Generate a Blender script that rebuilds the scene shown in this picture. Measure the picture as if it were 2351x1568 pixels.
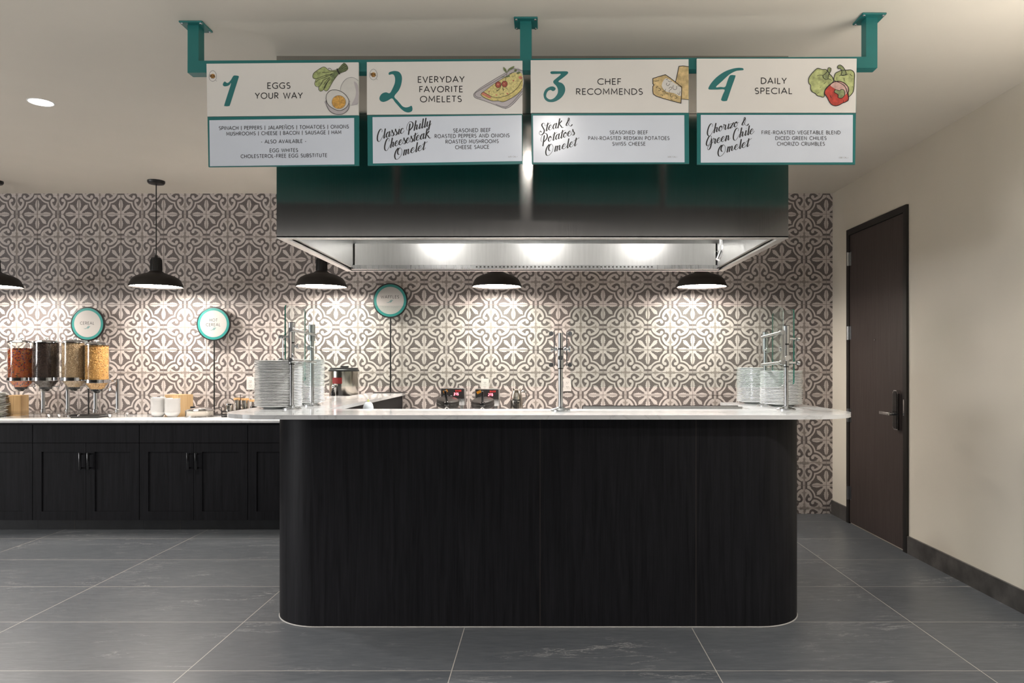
import bpy, bmesh, math, random
from mathutils import Vector, Matrix
from math import sin, cos, pi, radians

random.seed(7)
SC = bpy.context.scene
COL = SC.collection
for o in list(bpy.data.objects):
    bpy.data.objects.remove(o)

# ------------------------------------------------------------------ camera, light, exposure
IW, IH = 2351.0, 1568.0
F, CX, CY, D, H = 1683.3, 1247.0, 835.0, 6.641, 1.359      # focal length in pixels, principal point, distance to the tiled wall, eye height
cam = bpy.data.cameras.new('camera')
cam.sensor_width = 36.0
cam.lens = 36.0 * F / IW
cam.shift_x = (IW / 2 - CX) / IW
cam.shift_y = (CY - IH / 2) / IW
cam.clip_start = 0.05
cam_ob = bpy.data.objects.new('camera', cam)
COL.objects.link(cam_ob)
cam_ob.location = (0, -D, H)
cam_ob.rotation_euler = (pi / 2, 0, 0)
SC.camera = cam_ob

SC.view_settings.view_transform = 'Standard'
SC.view_settings.look = 'None'
SC.view_settings.exposure = 0.35
SC.view_settings.gamma = 1.0
SC.view_settings.use_curve_mapping = False

world = bpy.data.worlds.new('world')
SC.world = world
world.use_nodes = True
world.node_tree.nodes['Background'].inputs[0].default_value = (0.8, 0.85, 1.0, 1)
world.node_tree.nodes['Background'].inputs[1].default_value = 0.05

PENDANT_GLOW = 46.0      # emission of the pendant diffusers
HOOD_GLOW = 24.0        # emission of the lamps inside the hood
WINDOW_GLOW = 3.0
SPOTS = [                # recessed ceiling lights: x, y, watts, cone
    (-2.96, -2.32, 110, 112), (-3.3, -4.4, 320, 112), (-1.3, -5.2, 130, 112), (-0.02, -4.8, 52, 168),
    (2.2, -3.95, 115, 116), (2.2, -5.4, 115, 116), (-5.6, -2.6, 120, 112)]


def spot(x, y, w, cone):
    l = bpy.data.lights.new('ceiling_spot', 'SPOT')
    l.energy = w
    l.spot_size = radians(cone)
    l.spot_blend = 0.6
    l.shadow_soft_size = 0.05
    l.color = (1.0, 0.95, 0.89)
    o = bpy.data.objects.new('ceiling_spot', l)
    COL.objects.link(o)
    o.location = (x, y, 2.885)


for s_ in SPOTS:
    spot(*s_)


# added soft fill lamps, all out of view behind and beside the camera
def area(loc, rot, sx, sy, w, col):
    l = bpy.data.lights.new('fill_light', 'AREA')
    l.shape = 'RECTANGLE'
    l.size, l.size_y = sx, sy
    l.energy = w
    l.color = col
    o = bpy.data.objects.new('fill_light', l)
    COL.objects.link(o)
    o.location = loc
    o.rotation_euler = rot
    return o


def aim(p, q):
    return (Vector(q) - Vector(p)).to_track_quat('-Z', 'Y').to_euler()


area((-1.5, -9.0, 2.55), aim((-1.5, -9.0, 2.55), (-0.5, -2.9, 1.3)), 8.0, 0.45, 5, (0.86, 0.93, 1.0))      # added cool fill strip behind the camera, for general brightness
area((-0.9, -5.0, 2.15), (radians(90 + 62), 0, 0), 5.0, 0.5, 18, (1.0, 0.96, 0.90))       # added upward fill that brightens the ceiling and signs
area((-4.9, -3.6, 1.9), (radians(180), 0, 0), 1.6, 2.0, 26, (1.0, 0.95, 0.88))  # added upward fill for the ceiling, out of view at left
area((2.35, -4.6, 1.9), (radians(180), 0, 0), 0.4, 1.6, 20, (1.0, 0.95, 0.88))  # added upward fill for the ceiling, out of view by the right wall
area((-14.7, -8.4, 1.4), (0, radians(-90), 0), 2.4, 4.8, 380, (0.97, 0.97, 0.98))       # added fill panel far off at the left, brightens the right wall


# ------------------------------------------------------------------ materials
def nt(name):
    m = bpy.data.materials.new(name)
    m.use_nodes = True
    t = m.node_tree
    b = t.nodes['Principled BSDF']
    return m, t, b


def link(t, a, b):
    t.links.new(a, b)


def node(t, kind, **kw):
    n = t.nodes.new(kind)
    for k, v in kw.items():
        setattr(n, k, v)
    return n


def mth(t, op, a, b=None, c=None):
    n = t.nodes.new('ShaderNodeMath')
    n.operation = op
    for i, v in enumerate((a, b, c)):
        if v is None:
            continue
        if isinstance(v, (int, float)):
            n.inputs[i].default_value = v
        else:
            t.links.new(v, n.inputs[i])
    return n.outputs[0]


def noise(t, vec, scale, detail=4, rough=0.55, dist=0.0):
    n = t.nodes.new('ShaderNodeTexNoise')
    n.inputs['Scale'].default_value = scale
    n.inputs['Detail'].default_value = detail
    n.inputs['Roughness'].default_value = rough
    n.inputs['Distortion'].default_value = dist
    if vec is not None:
        t.links.new(vec, n.inputs['Vector'])
    return n.outputs['Fac']


def ramp(t, fac, stops):
    r = t.nodes.new('ShaderNodeValToRGB')
    e = r.color_ramp.elements
    while len(e) > 1:
        e.remove(e[-1])
    e[0].position, e[0].color = stops[0][0], (*stops[0][1], 1)
    for p, c in stops[1:]:
        x = e.new(p)
        x.color = (*c, 1)
    t.links.new(fac, r.inputs[0])
    return r.outputs[0]


def mapping(t, vec, scale=(1, 1, 1), rot=(0, 0, 0), loc=(0, 0, 0)):
    m = t.nodes.new('ShaderNodeMapping')
    m.inputs['Scale'].default_value = scale
    m.inputs['Rotation'].default_value = rot
    m.inputs['Location'].default_value = loc
    t.links.new(vec, m.inputs['Vector'])
    return m.outputs[0]


def coords(t):
    return t.nodes.new('ShaderNodeTexCoord').outputs['Object']


def gpos(t):
    return t.nodes.new('ShaderNodeNewGeometry').outputs['Position']


def bump(t, b, h, strength=0.2, dist=0.01):
    n = t.nodes.new('ShaderNodeBump')
    n.inputs['Strength'].default_value = strength
    n.inputs['Distance'].default_value = dist
    t.links.new(h, n.inputs['Height'])
    t.links.new(n.outputs[0], b.inputs['Normal'])


def pm(name, col, rough=0.5, metal=0.0, spec=0.5, var=0.06, vscale=18.0, emit=None, es=0.0):
    """plain surface with a slight procedural mottling"""
    m, t, b = nt(name)
    b.inputs['Roughness'].default_value = rough
    b.inputs['Metallic'].default_value = metal
    b.inputs['Specular IOR Level'].default_value = spec
    f = noise(t, gpos(t), vscale, 3)
    lo = tuple(max(0, c * (1 - var)) for c in col)
    hi = tuple(min(1, c * (1 + var)) for c in col)
    link(t, ramp(t, f, [(0.3, lo), (0.7, hi)]), b.inputs['Base Color'])
    if emit:
        b.inputs['Emission Color'].default_value = (*emit, 1)
        b.inputs['Emission Strength'].default_value = es
    return m


def emis(name, col, s):
    m, t, b = nt(name)
    b.inputs['Base Color'].default_value = (0.8, 0.8, 0.8, 1)
    b.inputs['Emission Color'].default_value = (*col, 1)
    b.inputs['Emission Strength'].default_value = s
    return m


def steel(name, col, rough, streak=(1, 1, 60), amt=0.08, aniso=0.0):
    m, t, b = nt(name)
    b.inputs['Metallic'].default_value = 1.0
    v = mapping(t, gpos(t), streak)
    f = noise(t, v, 4.0, 5, 0.6)
    lo = tuple(c * 0.9 for c in col)
    link(t, ramp(t, f, [(0.3, lo), (0.7, col)]), b.inputs['Base Color'])
    r = mth(t, 'ADD', mth(t, 'MULTIPLY', f, amt), rough - amt / 2)
    link(t, r, b.inputs['Roughness'])
    if aniso:
        b.inputs['Anisotropic'].default_value = aniso
    return m


def wood(name, dark, light, rough, scale=(26, 26, 1.2), spec=0.4):
    m, t, b = nt(name)
    p = gpos(t)
    v = mapping(t, p, scale)
    f1 = noise(t, v, 2.2, 6, 0.62, 0.6)
    f2 = noise(t, mapping(t, p, (scale[0] * 5, scale[1] * 5, scale[2] * 2)), 3.0, 3, 0.5)
    f = mth(t, 'ADD', mth(t, 'MULTIPLY', f1, 0.7), mth(t, 'MULTIPLY', f2, 0.3))
    mid = tuple((a + c) / 2 for a, c in zip(dark, light))
    link(t, ramp(t, f, [(0.36, dark), (0.5, mid), (0.66, light)]), b.inputs['Base Color'])
    b.inputs['Roughness'].default_value = rough
    b.inputs['Specular IOR Level'].default_value = spec
    bump(t, b, f, 0.08, 0.002)
    return m


def clear(name, tint, ior=1.45, base=0.0):
    """clear pane: transmits straight through, mirrors by Fresnel"""
    m = bpy.data.materials.new(name)
    m.use_nodes = True
    t = m.node_tree
    t.nodes.clear()
    o = t.nodes.new('ShaderNodeOutputMaterial')
    mx = t.nodes.new('ShaderNodeMixShader')
    tr = t.nodes.new('ShaderNodeBsdfTransparent')
    tr.inputs[0].default_value = (*tint, 1)
    gl = t.nodes.new('ShaderNodeBsdfGlossy')
    gl.inputs['Roughness'].default_value = 0.02
    g = t.nodes.new('ShaderNodeNewGeometry')
    dt = t.nodes.new('ShaderNodeVectorMath')
    dt.operation = 'DOT_PRODUCT'
    link(t, g.outputs['Normal'], dt.inputs[0])
    link(t, g.outputs['Incoming'], dt.inputs[1])
    f0 = ((ior - 1) / (ior + 1)) ** 2
    c5 = mth(t, 'POWER', mth(t, 'SUBTRACT', 1.0, mth(t, 'MINIMUM', 1.0, mth(t, 'ABSOLUTE', dt.outputs['Value']))), 5.0)
    f = mth(t, 'ADD', mth(t, 'MULTIPLY', c5, (1 - f0) * 0.8), f0 + base)
    link(t, f, mx.inputs[0])
    link(t, tr.outputs[0], mx.inputs[1])
    link(t, gl.outputs[0], mx.inputs[2])
    link(t, mx.outputs[0], o.inputs[0])
    return m


M = {}
M['paint'] = pm('wall_paint', (0.74, 0.69, 0.60), 0.75, spec=0.2, var=0.012, vscale=3)
M['ceil'] = pm('ceiling_paint', (0.74, 0.69, 0.61), 0.8, spec=0.2, var=0.012, vscale=3)
M['dimwall'] = pm('far_wall_paint', (0.13, 0.115, 0.10), 0.7, spec=0.2)
M['darkceil'] = pm('dining_ceiling', (0.035, 0.033, 0.03), 0.8, spec=0.2)
M['tile_dark'] = pm('tile_dark_glaze', (0.155, 0.132, 0.126), 0.42, spec=0.45, var=0.10, vscale=60)
M['tile_light'] = pm('tile_light_glaze', (0.62, 0.562, 0.53), 0.42, spec=0.45, var=0.05, vscale=40)
M['tile_mid'] = pm('tile_taupe_glaze', (0.36, 0.315, 0.285), 0.42, spec=0.45, var=0.06, vscale=40)
M['grout'] = pm('tile_grout', (0.26, 0.225, 0.205), 0.9)
M['teal'] = pm('teal_paint', (0.012, 0.155, 0.150), 0.42, spec=0.5, var=0.03)
M['teal_print'] = pm('teal_print', (0.020, 0.165, 0.165), 0.4, spec=0.5, var=0.02)
M['teal_ring'] = pm('teal_vinyl', (0.025, 0.22, 0.20), 0.35, var=0.02)
M['signwhite'] = pm('sign_white', (0.74, 0.715, 0.68), 0.38, spec=0.4, var=0.015, vscale=5)
M['face'] = pm('sign_face', (0.40, 0.385, 0.365), 0.35, spec=0.4, var=0.015, vscale=5)
M['sheet'] = pm('sheet_grey', (0.70, 0.745, 0.83), 0.22, spec=0.6, var=0.02, vscale=6)
M['ink'] = pm('black_ink', (0.018, 0.017, 0.018), 0.45, var=0.02)
M['inkgrey'] = pm('grey_ink', (0.25, 0.25, 0.26), 0.5)
M['black'] = pm('black_metal', (0.012, 0.011, 0.011), 0.38, spec=0.5, var=0.1)
M['blackgloss'] = pm('black_gloss', (0.008, 0.008, 0.009), 0.15, spec=0.6, var=0.1)
M['plastic_black'] = pm('black_plastic', (0.015, 0.015, 0.016), 0.45, spec=0.5, var=0.1)
M['shade'] = pm('bronze_black_enamel', (0.016, 0.012, 0.010), 0.5, spec=0.4, var=0.1)
M['white_in'] = pm('white_enamel', (0.85, 0.83, 0.8), 0.5)
M['diff'] = emis('lamp_diffuser', (1.0, 0.92, 0.83), PENDANT_GLOW)
M['hoodlamp'] = emis('hood_lamp_glass', (1.0, 0.97, 0.93), HOOD_GLOW)
M['lens'] = emis('downlight_lens', (1.0, 0.97, 0.92), 6.0)
M['pane'] = emis('daylit_pane', (0.80, 0.88, 1.0), WINDOW_GLOW)
M['steel'] = steel('brushed_steel', (0.50, 0.48, 0.46), 0.14, (70, 1, 0.6), 0.05)
M['steel_in'] = steel('bright_steel', (0.66, 0.66, 0.65), 0.31, (14, 1, 0.8), 0.02)
M['nickel'] = steel('satin_nickel', (0.52, 0.525, 0.53), 0.28, (30, 30, 1), 0.08)
M['chrome'] = steel('chrome', (0.72, 0.72, 0.73), 0.10, (8, 8, 8), 0.04)
M['urn'] = steel('urn_steel', (0.50, 0.46, 0.41), 0.2, (50, 50, 0.5), 0.06)
M['wood'] = wood('charcoal_laminate', (0.0060, 0.0060, 0.0075), (0.0165, 0.0162, 0.0195), 0.5, (20, 20, 0.9), 0.18)
M['door'] = wood('espresso_veneer', (0.040, 0.028, 0.026), (0.066, 0.050, 0.046), 0.5, (14, 30, 1.2))
M['frame'] = pm('door_frame_black', (0.012, 0.010, 0.009), 0.4, var=0.1)
M['bamboo'] = wood('bamboo', (0.50, 0.32, 0.15), (0.66, 0.46, 0.25), 0.45, (30, 30, 0.8))
M['porcelain'] = pm('porcelain', (0.86, 0.87, 0.86), 0.15, spec=0.5, var=0.01)
M['bowl'] = pm('bowl_glaze', (0.74, 0.73, 0.72), 0.25, spec=0.5, var=0.01)
M['greyplate'] = pm('grey_stoneware', (0.70, 0.70, 0.68), 0.3, var=0.03)
M['outlet'] = pm('outlet_plastic', (0.70, 0.66, 0.63), 0.4)
M['slot'] = pm('outlet_slot', (0.05, 0.045, 0.04), 0.6)
M['red'] = pm('red_label', (0.33, 0.022, 0.022), 0.5, var=0.15, vscale=60)
M['led'] = emis('red_led', (1.0, 0.03, 0.08), 5.0)
M['panelblk'] = pm('control_panel', (0.030, 0.028, 0.028), 0.35, var=0.2, vscale=90)
M['redprint'] = pm('red_print', (0.55, 0.03, 0.03), 0.5, emit=(1, 0.05, 0.04), es=0.25)
M['orange'] = pm('orange_tag', (0.75, 0.30, 0.02), 0.4, var=0.2, vscale=90)
M['iron'] = pm('cast_iron', (0.030, 0.027, 0.026), 0.42, spec=0.5, var=0.25, vscale=40)
M['cork'] = pm('cork_wood', (0.58, 0.34, 0.15), 0.6, var=0.2, vscale=80)
M['lime'] = pm('lime_plastic', (0.50, 0.55, 0.16), 0.4)
M['bottle'] = pm('bottle_white', (0.72, 0.76, 0.80), 0.35)
M['caulk'] = pm('white_caulk', (0.42, 0.41, 0.40), 0.7)
M['seam'] = pm('seam_filler', (0.07, 0.055, 0.045), 0.6)
M['glass'] = clear('clear_glass', (0.93, 0.965, 0.955), 1.45)
M['glass_edge'] = pm('glass_edge_green', (0.012, 0.16, 0.12), 0.12, spec=0.8, var=0.1)
M['glass_edge_pale'] = pm('glass_edge_pale', (0.40, 0.52, 0.49), 0.12, spec=0.8, var=0.05)
M['acrylic'] = clear('clear_acrylic', (0.97, 0.97, 0.96), 1.45, 0.01)
M['yolk'] = pm('print_yolk', (0.62, 0.34, 0.08), 0.5, var=0.35, vscale=120)
M['eggwhite'] = pm('print_egg', (0.66, 0.64, 0.60), 0.5, var=0.05)
M['eggshade'] = pm('print_egg_shade', (0.50, 0.46, 0.47), 0.5, var=0.06)
M['leaf'] = pm('print_leaf', (0.36, 0.41, 0.17), 0.5, var=0.35, vscale=70)
M['leafdark'] = pm('print_leaf_dark', (0.16, 0.20, 0.09), 0.5, var=0.35, vscale=90)
M['omelet'] = pm('print_omelet', (0.66, 0.57, 0.24), 0.5, var=0.25, vscale=110)
M['omeletrim'] = pm('print_omelet_fold', (0.62, 0.52, 0.20), 0.5, var=0.25, vscale=90)
M['ham'] = pm('print_ham', (0.55, 0.20, 0.13), 0.5, var=0.25, vscale=90)
M['tomato'] = pm('print_tomato', (0.38, 0.09, 0.06), 0.5, var=0.4, vscale=160)
M['cheese'] = pm('print_cheese', (0.60, 0.45, 0.22), 0.5, var=0.3, vscale=50)
M['pepper'] = pm('print_green_pepper', (0.40, 0.44, 0.19), 0.5, var=0.35, vscale=45)
M['pepperred'] = pm('print_red_pepper', (0.42, 0.05, 0.035), 0.5, var=0.35, vscale=45)
M['pink'] = pm('print_pink', (0.56, 0.36, 0.32), 0.5, var=0.2, vscale=60)
M['stemgreen'] = pm('print_stem', (0.24, 0.28, 0.13), 0.5, var=0.3, vscale=60)
M['brownprint'] = pm('print_brown', (0.10, 0.055, 0.02), 0.5)
M['orangeprint'] = pm('print_orange', (0.52, 0.25, 0.05), 0.5, var=0.3, vscale=200)


def slate(name, plank=True):
    m, t, b = nt(name)
    p = gpos(t)
    s = t.nodes.new('ShaderNodeSeparateXYZ')
    link(t, p, s.inputs[0])
    u = mth(t, 'DIVIDE', mth(t, 'ADD', s.outputs[0], 0.405), 1.17)
    v = mth(t, 'DIVIDE', mth(t, 'ADD', s.outputs[1], 0.943), 0.6133)
    iu, iv = mth(t, 'FLOOR', u), mth(t, 'FLOOR', v)
    fu, fv = mth(t, 'FRACT', u), mth(t, 'FRACT', v)
    du = mth(t, 'MULTIPLY', mth(t, 'MINIMUM', fu, mth(t, 'SUBTRACT', 1.0, fu)), 1.17)
    dv = mth(t, 'MULTIPLY', mth(t, 'MINIMUM', fv, mth(t, 'SUBTRACT', 1.0, fv)), 0.6133)
    dd = mth(t, 'MINIMUM', du, dv)
    grout = mth(t, 'LESS_THAN', dd, 0.0020)
    wn = t.nodes.new('ShaderNodeTexWhiteNoise')
    wn.noise_dimensions = '2D'
    cb = t.nodes.new('ShaderNodeCombineXYZ')
    link(t, iu, cb.inputs[0])
    link(t, iv, cb.inputs[1])
    link(t, cb.outputs[0], wn.inputs['Vector'])
    off = t.nodes.new('ShaderNodeVectorMath')
    off.operation = 'SCALE'
    off.inputs['Scale'].default_value = 13.0
    link(t, wn.outputs['Color'], off.inputs[0])
    add = t.nodes.new('ShaderNodeVectorMath')
    add.operation = 'ADD'
    link(t, p, add.inputs[0])
    link(t, off.outputs[0], add.inputs[1])
    q = mapping(t, add.outputs[0], (0.9, 3.4, 1), (0, 0, radians(24)))
    warp = noise(t, q, 1.4, 5, 0.6)
    cw = t.nodes.new('ShaderNodeVectorMath')
    cw.operation = 'MULTIPLY_ADD'
    cmb = t.nodes.new('ShaderNodeCombineXYZ')
    link(t, warp, cmb.inputs[0])
    link(t, warp, cmb.inputs[1])
    link(t, cmb.outputs[0], cw.inputs[0])
    cw.inputs[1].default_value = (0.5, 0.9, 0)
    link(t, q, cw.inputs[2])
    n1 = noise(t, cw.outputs[0], 1.7, 7, 0.62)
    ridge = mth(t, 'ABSOLUTE', mth(t, 'SUBTRACT', n1, 0.5))
    vein = mth(t, 'SMOOTH_MIN', 1.0, mth(t, 'DIVIDE', ridge, 0.012), 0.0)
    vein = mth(t, 'SUBTRACT', 1.0, mth(t, 'MINIMUM', 1.0, mth(t, 'DIVIDE', ridge, 0.010)))
    mask = noise(t, mapping(t, add.outputs[0], (1.1, 2.2, 1)), 1.6, 3)
    mk = mth(t, 'MULTIPLY', mth(t, 'MAXIMUM', 0.0, mth(t, 'SUBTRACT', mask, 0.46)), 4.2)
    mk = mth(t, 'MINIMUM', 1.0, mk)
    vein = mth(t, 'MULTIPLY', vein, mk)
    fine = noise(t, mapping(t, add.outputs[0], (2, 13, 1), (0, 0, radians(20))), 5.0, 6, 0.65)
    cloud = noise(t, add.outputs[0], 0.9, 3)
    base = ramp(t, mth(t, 'ADD', mth(t, 'MULTIPLY', fine, 0.6), mth(t, 'MULTIPLY', cloud, 0.4)),
                [(0.32, (0.066, 0.074, 0.085)), (0.5, (0.094, 0.103, 0.115)), (0.68, (0.130, 0.139, 0.150))])
    mx = t.nodes.new('ShaderNodeMix')
    mx.data_type = 'RGBA'
    link(t, mth(t, 'MULTIPLY', vein, 0.75), mx.inputs[0])
    link(t, base, mx.inputs[6])
    mx.inputs[7].default_value = (0.40, 0.40, 0.40, 1)
    out = mx.outputs[2]
    if plank:
        m2 = t.nodes.new('ShaderNodeMix')
        m2.data_type = 'RGBA'
        link(t, grout, m2.inputs[0])
        link(t, out, m2.inputs[6])
        m2.inputs[7].default_value = (0.42, 0.40, 0.37, 1)
        out = m2.outputs[2]
    link(t, out, b.inputs['Base Color'])
    b.inputs['Roughness'].default_value = 0.36
    b.inputs['Specular IOR Level'].default_value = 0.42
    bump(t, b, fine, 0.06, 0.003)
    return m


M['floor'] = slate('slate_floor_tile')
M['base'] = pm('slate_skirting', (0.075, 0.070, 0.066), 0.4, var=0.4, vscale=9)
M['plinth'] = pm('plinth_tile', (0.018, 0.019, 0.021), 0.45, var=0.3, vscale=8)


def quartz(name):
    m, t, b = nt(name)
    p = gpos(t)
    w = noise(t, mapping(t, p, (1, 1.6, 1), (0, 0, 0.5)), 2.2, 6, 0.6, 1.2)
    r = mth(t, 'ABSOLUTE', mth(t, 'SUBTRACT', w, 0.5))
    link(t, ramp(t, r, [(0.0, (0.66, 0.66, 0.66)), (0.012, (0.76, 0.765, 0.77)), (0.05, (0.80, 0.805, 0.81))]), b.inputs['Base Color'])
    b.inputs['Roughness'].default_value = 0.09
    b.inputs['Specular IOR Level'].default_value = 0.5
    return m


M['quartz'] = quartz('white_quartz')


def cereal_mat(name, cols):
    m, t, b = nt(name)
    g = t.nodes.new('ShaderNodeNewGeometry')
    n = len(cols)
    r = t.nodes.new('ShaderNodeValToRGB')
    r.color_ramp.interpolation = 'CONSTANT'
    e = r.color_ramp.elements
    e[0].position, e[0].color = 0.0, (*cols[0], 1)
    e[1].position, e[1].color = 1.0 / n, (*cols[1], 1)
    for i in range(2, n):
        x = e.new(i / n)
        x.color = (*cols[i], 1)
    link(t, g.outputs['Random Per Island'], r.inputs[0])
    link(t, r.outputs[0], b.inputs['Base Color'])
    b.inputs['Roughness'].default_value = 0.7
    return m


# ------------------------------------------------------------------ mesh builder
class MB:
    def __init__(s):
        s.v, s.f, s.m = [], [], []

    def add(s, verts, faces, mi=0):
        k = len(s.v)
        s.v += [tuple(p) for p in verts]
        s.f += [tuple(i + k for i in f) for f in faces]
        s.m += [mi] * len(faces)
        return s

    def box(s, x0, x1, y0, y1, z0, z1, mi=0, bev=0.0):
        if bev > 0:
            bm = bmesh.new()
            vs = [bm.verts.new(p) for p in ((x0, y0, z0), (x1, y0, z0), (x1, y1, z0), (x0, y1, z0), (x0, y0, z1), (x1, y0, z1), (x1, y1, z1), (x0, y1, z1))]
            for f in ((0, 3, 2, 1), (4, 5, 6, 7), (0, 1, 5, 4), (1, 2, 6, 5), (2, 3, 7, 6), (3, 0, 4, 7)):
                bm.faces.new([vs[i] for i in f])
            bmesh.ops.bevel(bm, geom=bm.edges[:], offset=bev, segments=2, affect='EDGES', profile=0.5)
            bm.verts.index_update()
            s.add([v.co[:] for v in bm.verts], [[v.index for v in f.verts] for f in bm.faces], mi)
            bm.free()
            return s
        return s.add([(x0, y0, z0), (x1, y0, z0), (x1, y1, z0), (x0, y1, z0), (x0, y0, z1), (x1, y0, z1), (x1, y1, z1), (x0, y1, z1)],
                     [(0, 3, 2, 1), (4, 5, 6, 7), (0, 1, 5, 4), (1, 2, 6, 5), (2, 3, 7, 6), (3, 0, 4, 7)], mi)

    def obox(s, c, ax, ay, az, mi=0):
        """box from centre and three half-axis vectors"""
        c, ax, ay, az = map(Vector, (c, ax, ay, az))
        P = [c + ax * i + ay * j + az * k for k in (-1, 1) for (i, j) in ((-1, -1), (1, -1), (1, 1), (-1, 1))]
        return s.add(P, [(0, 3, 2, 1), (4, 5, 6, 7), (0, 1, 5, 4), (1, 2, 6, 5), (2, 3, 7, 6), (3, 0, 4, 7)], mi)

    def lathe(s, prof, c=(0, 0, 0), n=32, mi=0, axis=(0, 0, 1)):
        a = Vector(axis).normalized()
        q = Vector((0, 0, 1)).rotation_difference(a)
        c = Vector(c)
        V, Fc = [], []
        m = len(prof)
        for i in range(n):
            t = 2 * pi * i / n
            for r, z in prof:
                V.append(c + q @ Vector((r * cos(t), r * sin(t), z)))
        for i in range(n):
            j = (i + 1) % n
            for k in range(m - 1):
                if prof[k][0] < 1e-6:
                    Fc.append((i * m + k, j * m + k + 1, i * m + k + 1))
                elif prof[k + 1][0] < 1e-6:
                    Fc.append((i * m + k, j * m + k, i * m + k + 1))
                else:
                    Fc.append((i * m + k, j * m + k, j * m + k + 1, i * m + k + 1))
        return s.add(V, Fc, mi)

    def cyl(s, p0, p1, r, r1=None, n=20, mi=0):
        p0, p1 = Vector(p0), Vector(p1)
        L = (p1 - p0).length
        r1 = r if r1 is None else r1
        return s.lathe([(0, 0), (r, 0), (r1, L), (0, L)], p0, n, mi, p1 - p0)

    def tube(s, path, r, n=8, mi=0, closed=False):
        P = [Vector(p) for p in path]
        V, Fc = [], []
        m = len(P)
        up = Vector((0, 0, 1))
        for i, p in enumerate(P):
            if closed:
                t = P[(i + 1) % m] - P[i - 1]
            else:
                t = P[min(i + 1, m - 1)] - P[max(i - 1, 0)]
            t.normalize()
            ref = up if abs(t.dot(up)) < 0.95 else Vector((1, 0, 0))
            a = t.cross(ref).normalized()
            b = t.cross(a).normalized()
            for k in range(n):
                an = 2 * pi * k / n
                V.append(p + a * (r * cos(an)) + b * (r * sin(an)))
        for i in range(m if closed else m - 1):
            j = (i + 1) % m
            for k in range(n):
                l = (k + 1) % n
                Fc.append((i * n + k, i * n + l, j * n + l, j * n + k))
        if not closed:
            Fc.append(tuple(range(n)))
            Fc.append(tuple((m - 1) * n + k for k in range(n))[::-1])
        return s.add(V, Fc, mi)

    def prism(s, poly, z0, z1, mi=0, mside=None):
        n = len(poly)
        V = [(x, y, z0) for x, y in poly] + [(x, y, z1) for x, y in poly]
        s.add(V, [tuple(range(n))[::-1], tuple(range(n, 2 * n))], mi)
        return s.add(V, [(i, (i + 1) % n, (i + 1) % n + n, i + n) for i in range(n)], mi if mside is None else mside)

    def ball(s, c, r, n=12, mi=0, sz=1.0):
        prof = [(r * sin(pi * k / n), -r * sz * cos(pi * k / n)) for k in range(n + 1)]
        prof[0] = (0, -r * sz)
        prof[-1] = (0, r * sz)
        return s.lathe(prof, c, n * 2, mi)


def chain_loc(o):
    l = Vector((0, 0, 0))
    while o is not None:
        l += o.location
        o = o.parent
    return l


def build(name, mb, mats, parent=None, smooth=None, label=None):
    me = bpy.data.meshes.new(name)
    off = chain_loc(parent)
    me.from_pydata([(x - off.x, y - off.y, z - off.z) for x, y, z in mb.v], [], mb.f)
    if not isinstance(mats, (list, tuple)):
        mats = [mats]
    for m in mats:
        me.materials.append(m)
    if any(mb.m):
        me.polygons.foreach_set('material_index', mb.m)
    me.update()
    if smooth is not None:
        me.polygons.foreach_set('use_smooth', [True] * len(me.polygons))
        me.set_sharp_from_angle(angle=radians(smooth))
    o = bpy.data.objects.new(name, me)
    COL.objects.link(o)
    if parent is not None:
        o.parent = parent
    if label:
        o['label'] = label
    return o


def fixnormals(o):
    bm = bmesh.new()
    bm.from_mesh(o.data)
    bmesh.ops.recalc_face_normals(bm, faces=bm.faces[:])
    bm.to_mesh(o.data)
    bm.free()


def thing(name, label, cat, loc=(0, 0, 0), group=None):
    o = bpy.data.objects.new(name, None)
    o.empty_display_size = 0.1
    o.location = loc
    COL.objects.link(o)
    tag(o, label, cat, group)
    return o


def tag(o, label, cat, group=None):
    o['label'] = label
    o['category'] = cat
    if group:
        o['group'] = group
    return o


def struct(name, mb, mats, smooth=None, label=None):
    o = build(name, mb, mats, None, smooth, label)
    o['kind'] = 'structure'
    return o


def copy_tree(o, parent=None):
    c = o.copy()
    COL.objects.link(c)
    c.parent = parent
    for ch in list(o.children):
        copy_tree(ch, c)
    return c


def at(px, py, Y=None, Z=None, X=None):
    """world point seen at a photo pixel, on a plane of known depth, height or side"""
    a, b = (px - CX) / F, -(py - CY) / F
    if Y is not None:
        t = Y + D
    elif Z is not None:
        t = (Z - H) / b
    else:
        t = X / a
    return Vector((a * t, -D + t, H + b * t))


def ordinal(n):
    return '%d%s' % (n, 'th' if 10 <= n % 100 <= 20 else {1: 'st', 2: 'nd', 3: 'rd'}.get(n % 10, 'th'))


def catmull(P, k=6, closed=False):
    P = [Vector(p) for p in P]
    n = len(P)
    out = []
    for i in range(n if closed else n - 1):
        if closed:
            a, b, c, d = P[i - 1], P[i], P[(i + 1) % n], P[(i + 2) % n]
        else:
            a, b, c, d = P[max(i - 1, 0)], P[i], P[i + 1], P[min(i + 2, n - 1)]
        for j in range(k):
            t = j / k
            out.append(0.5 * ((2 * b) + (c - a) * t + (2 * a - 5 * b + 4 * c - d) * t * t + (3 * b - a - 3 * c + d) * t ** 3))
    if not closed:
        out.append(P[-1])
    return out


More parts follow.
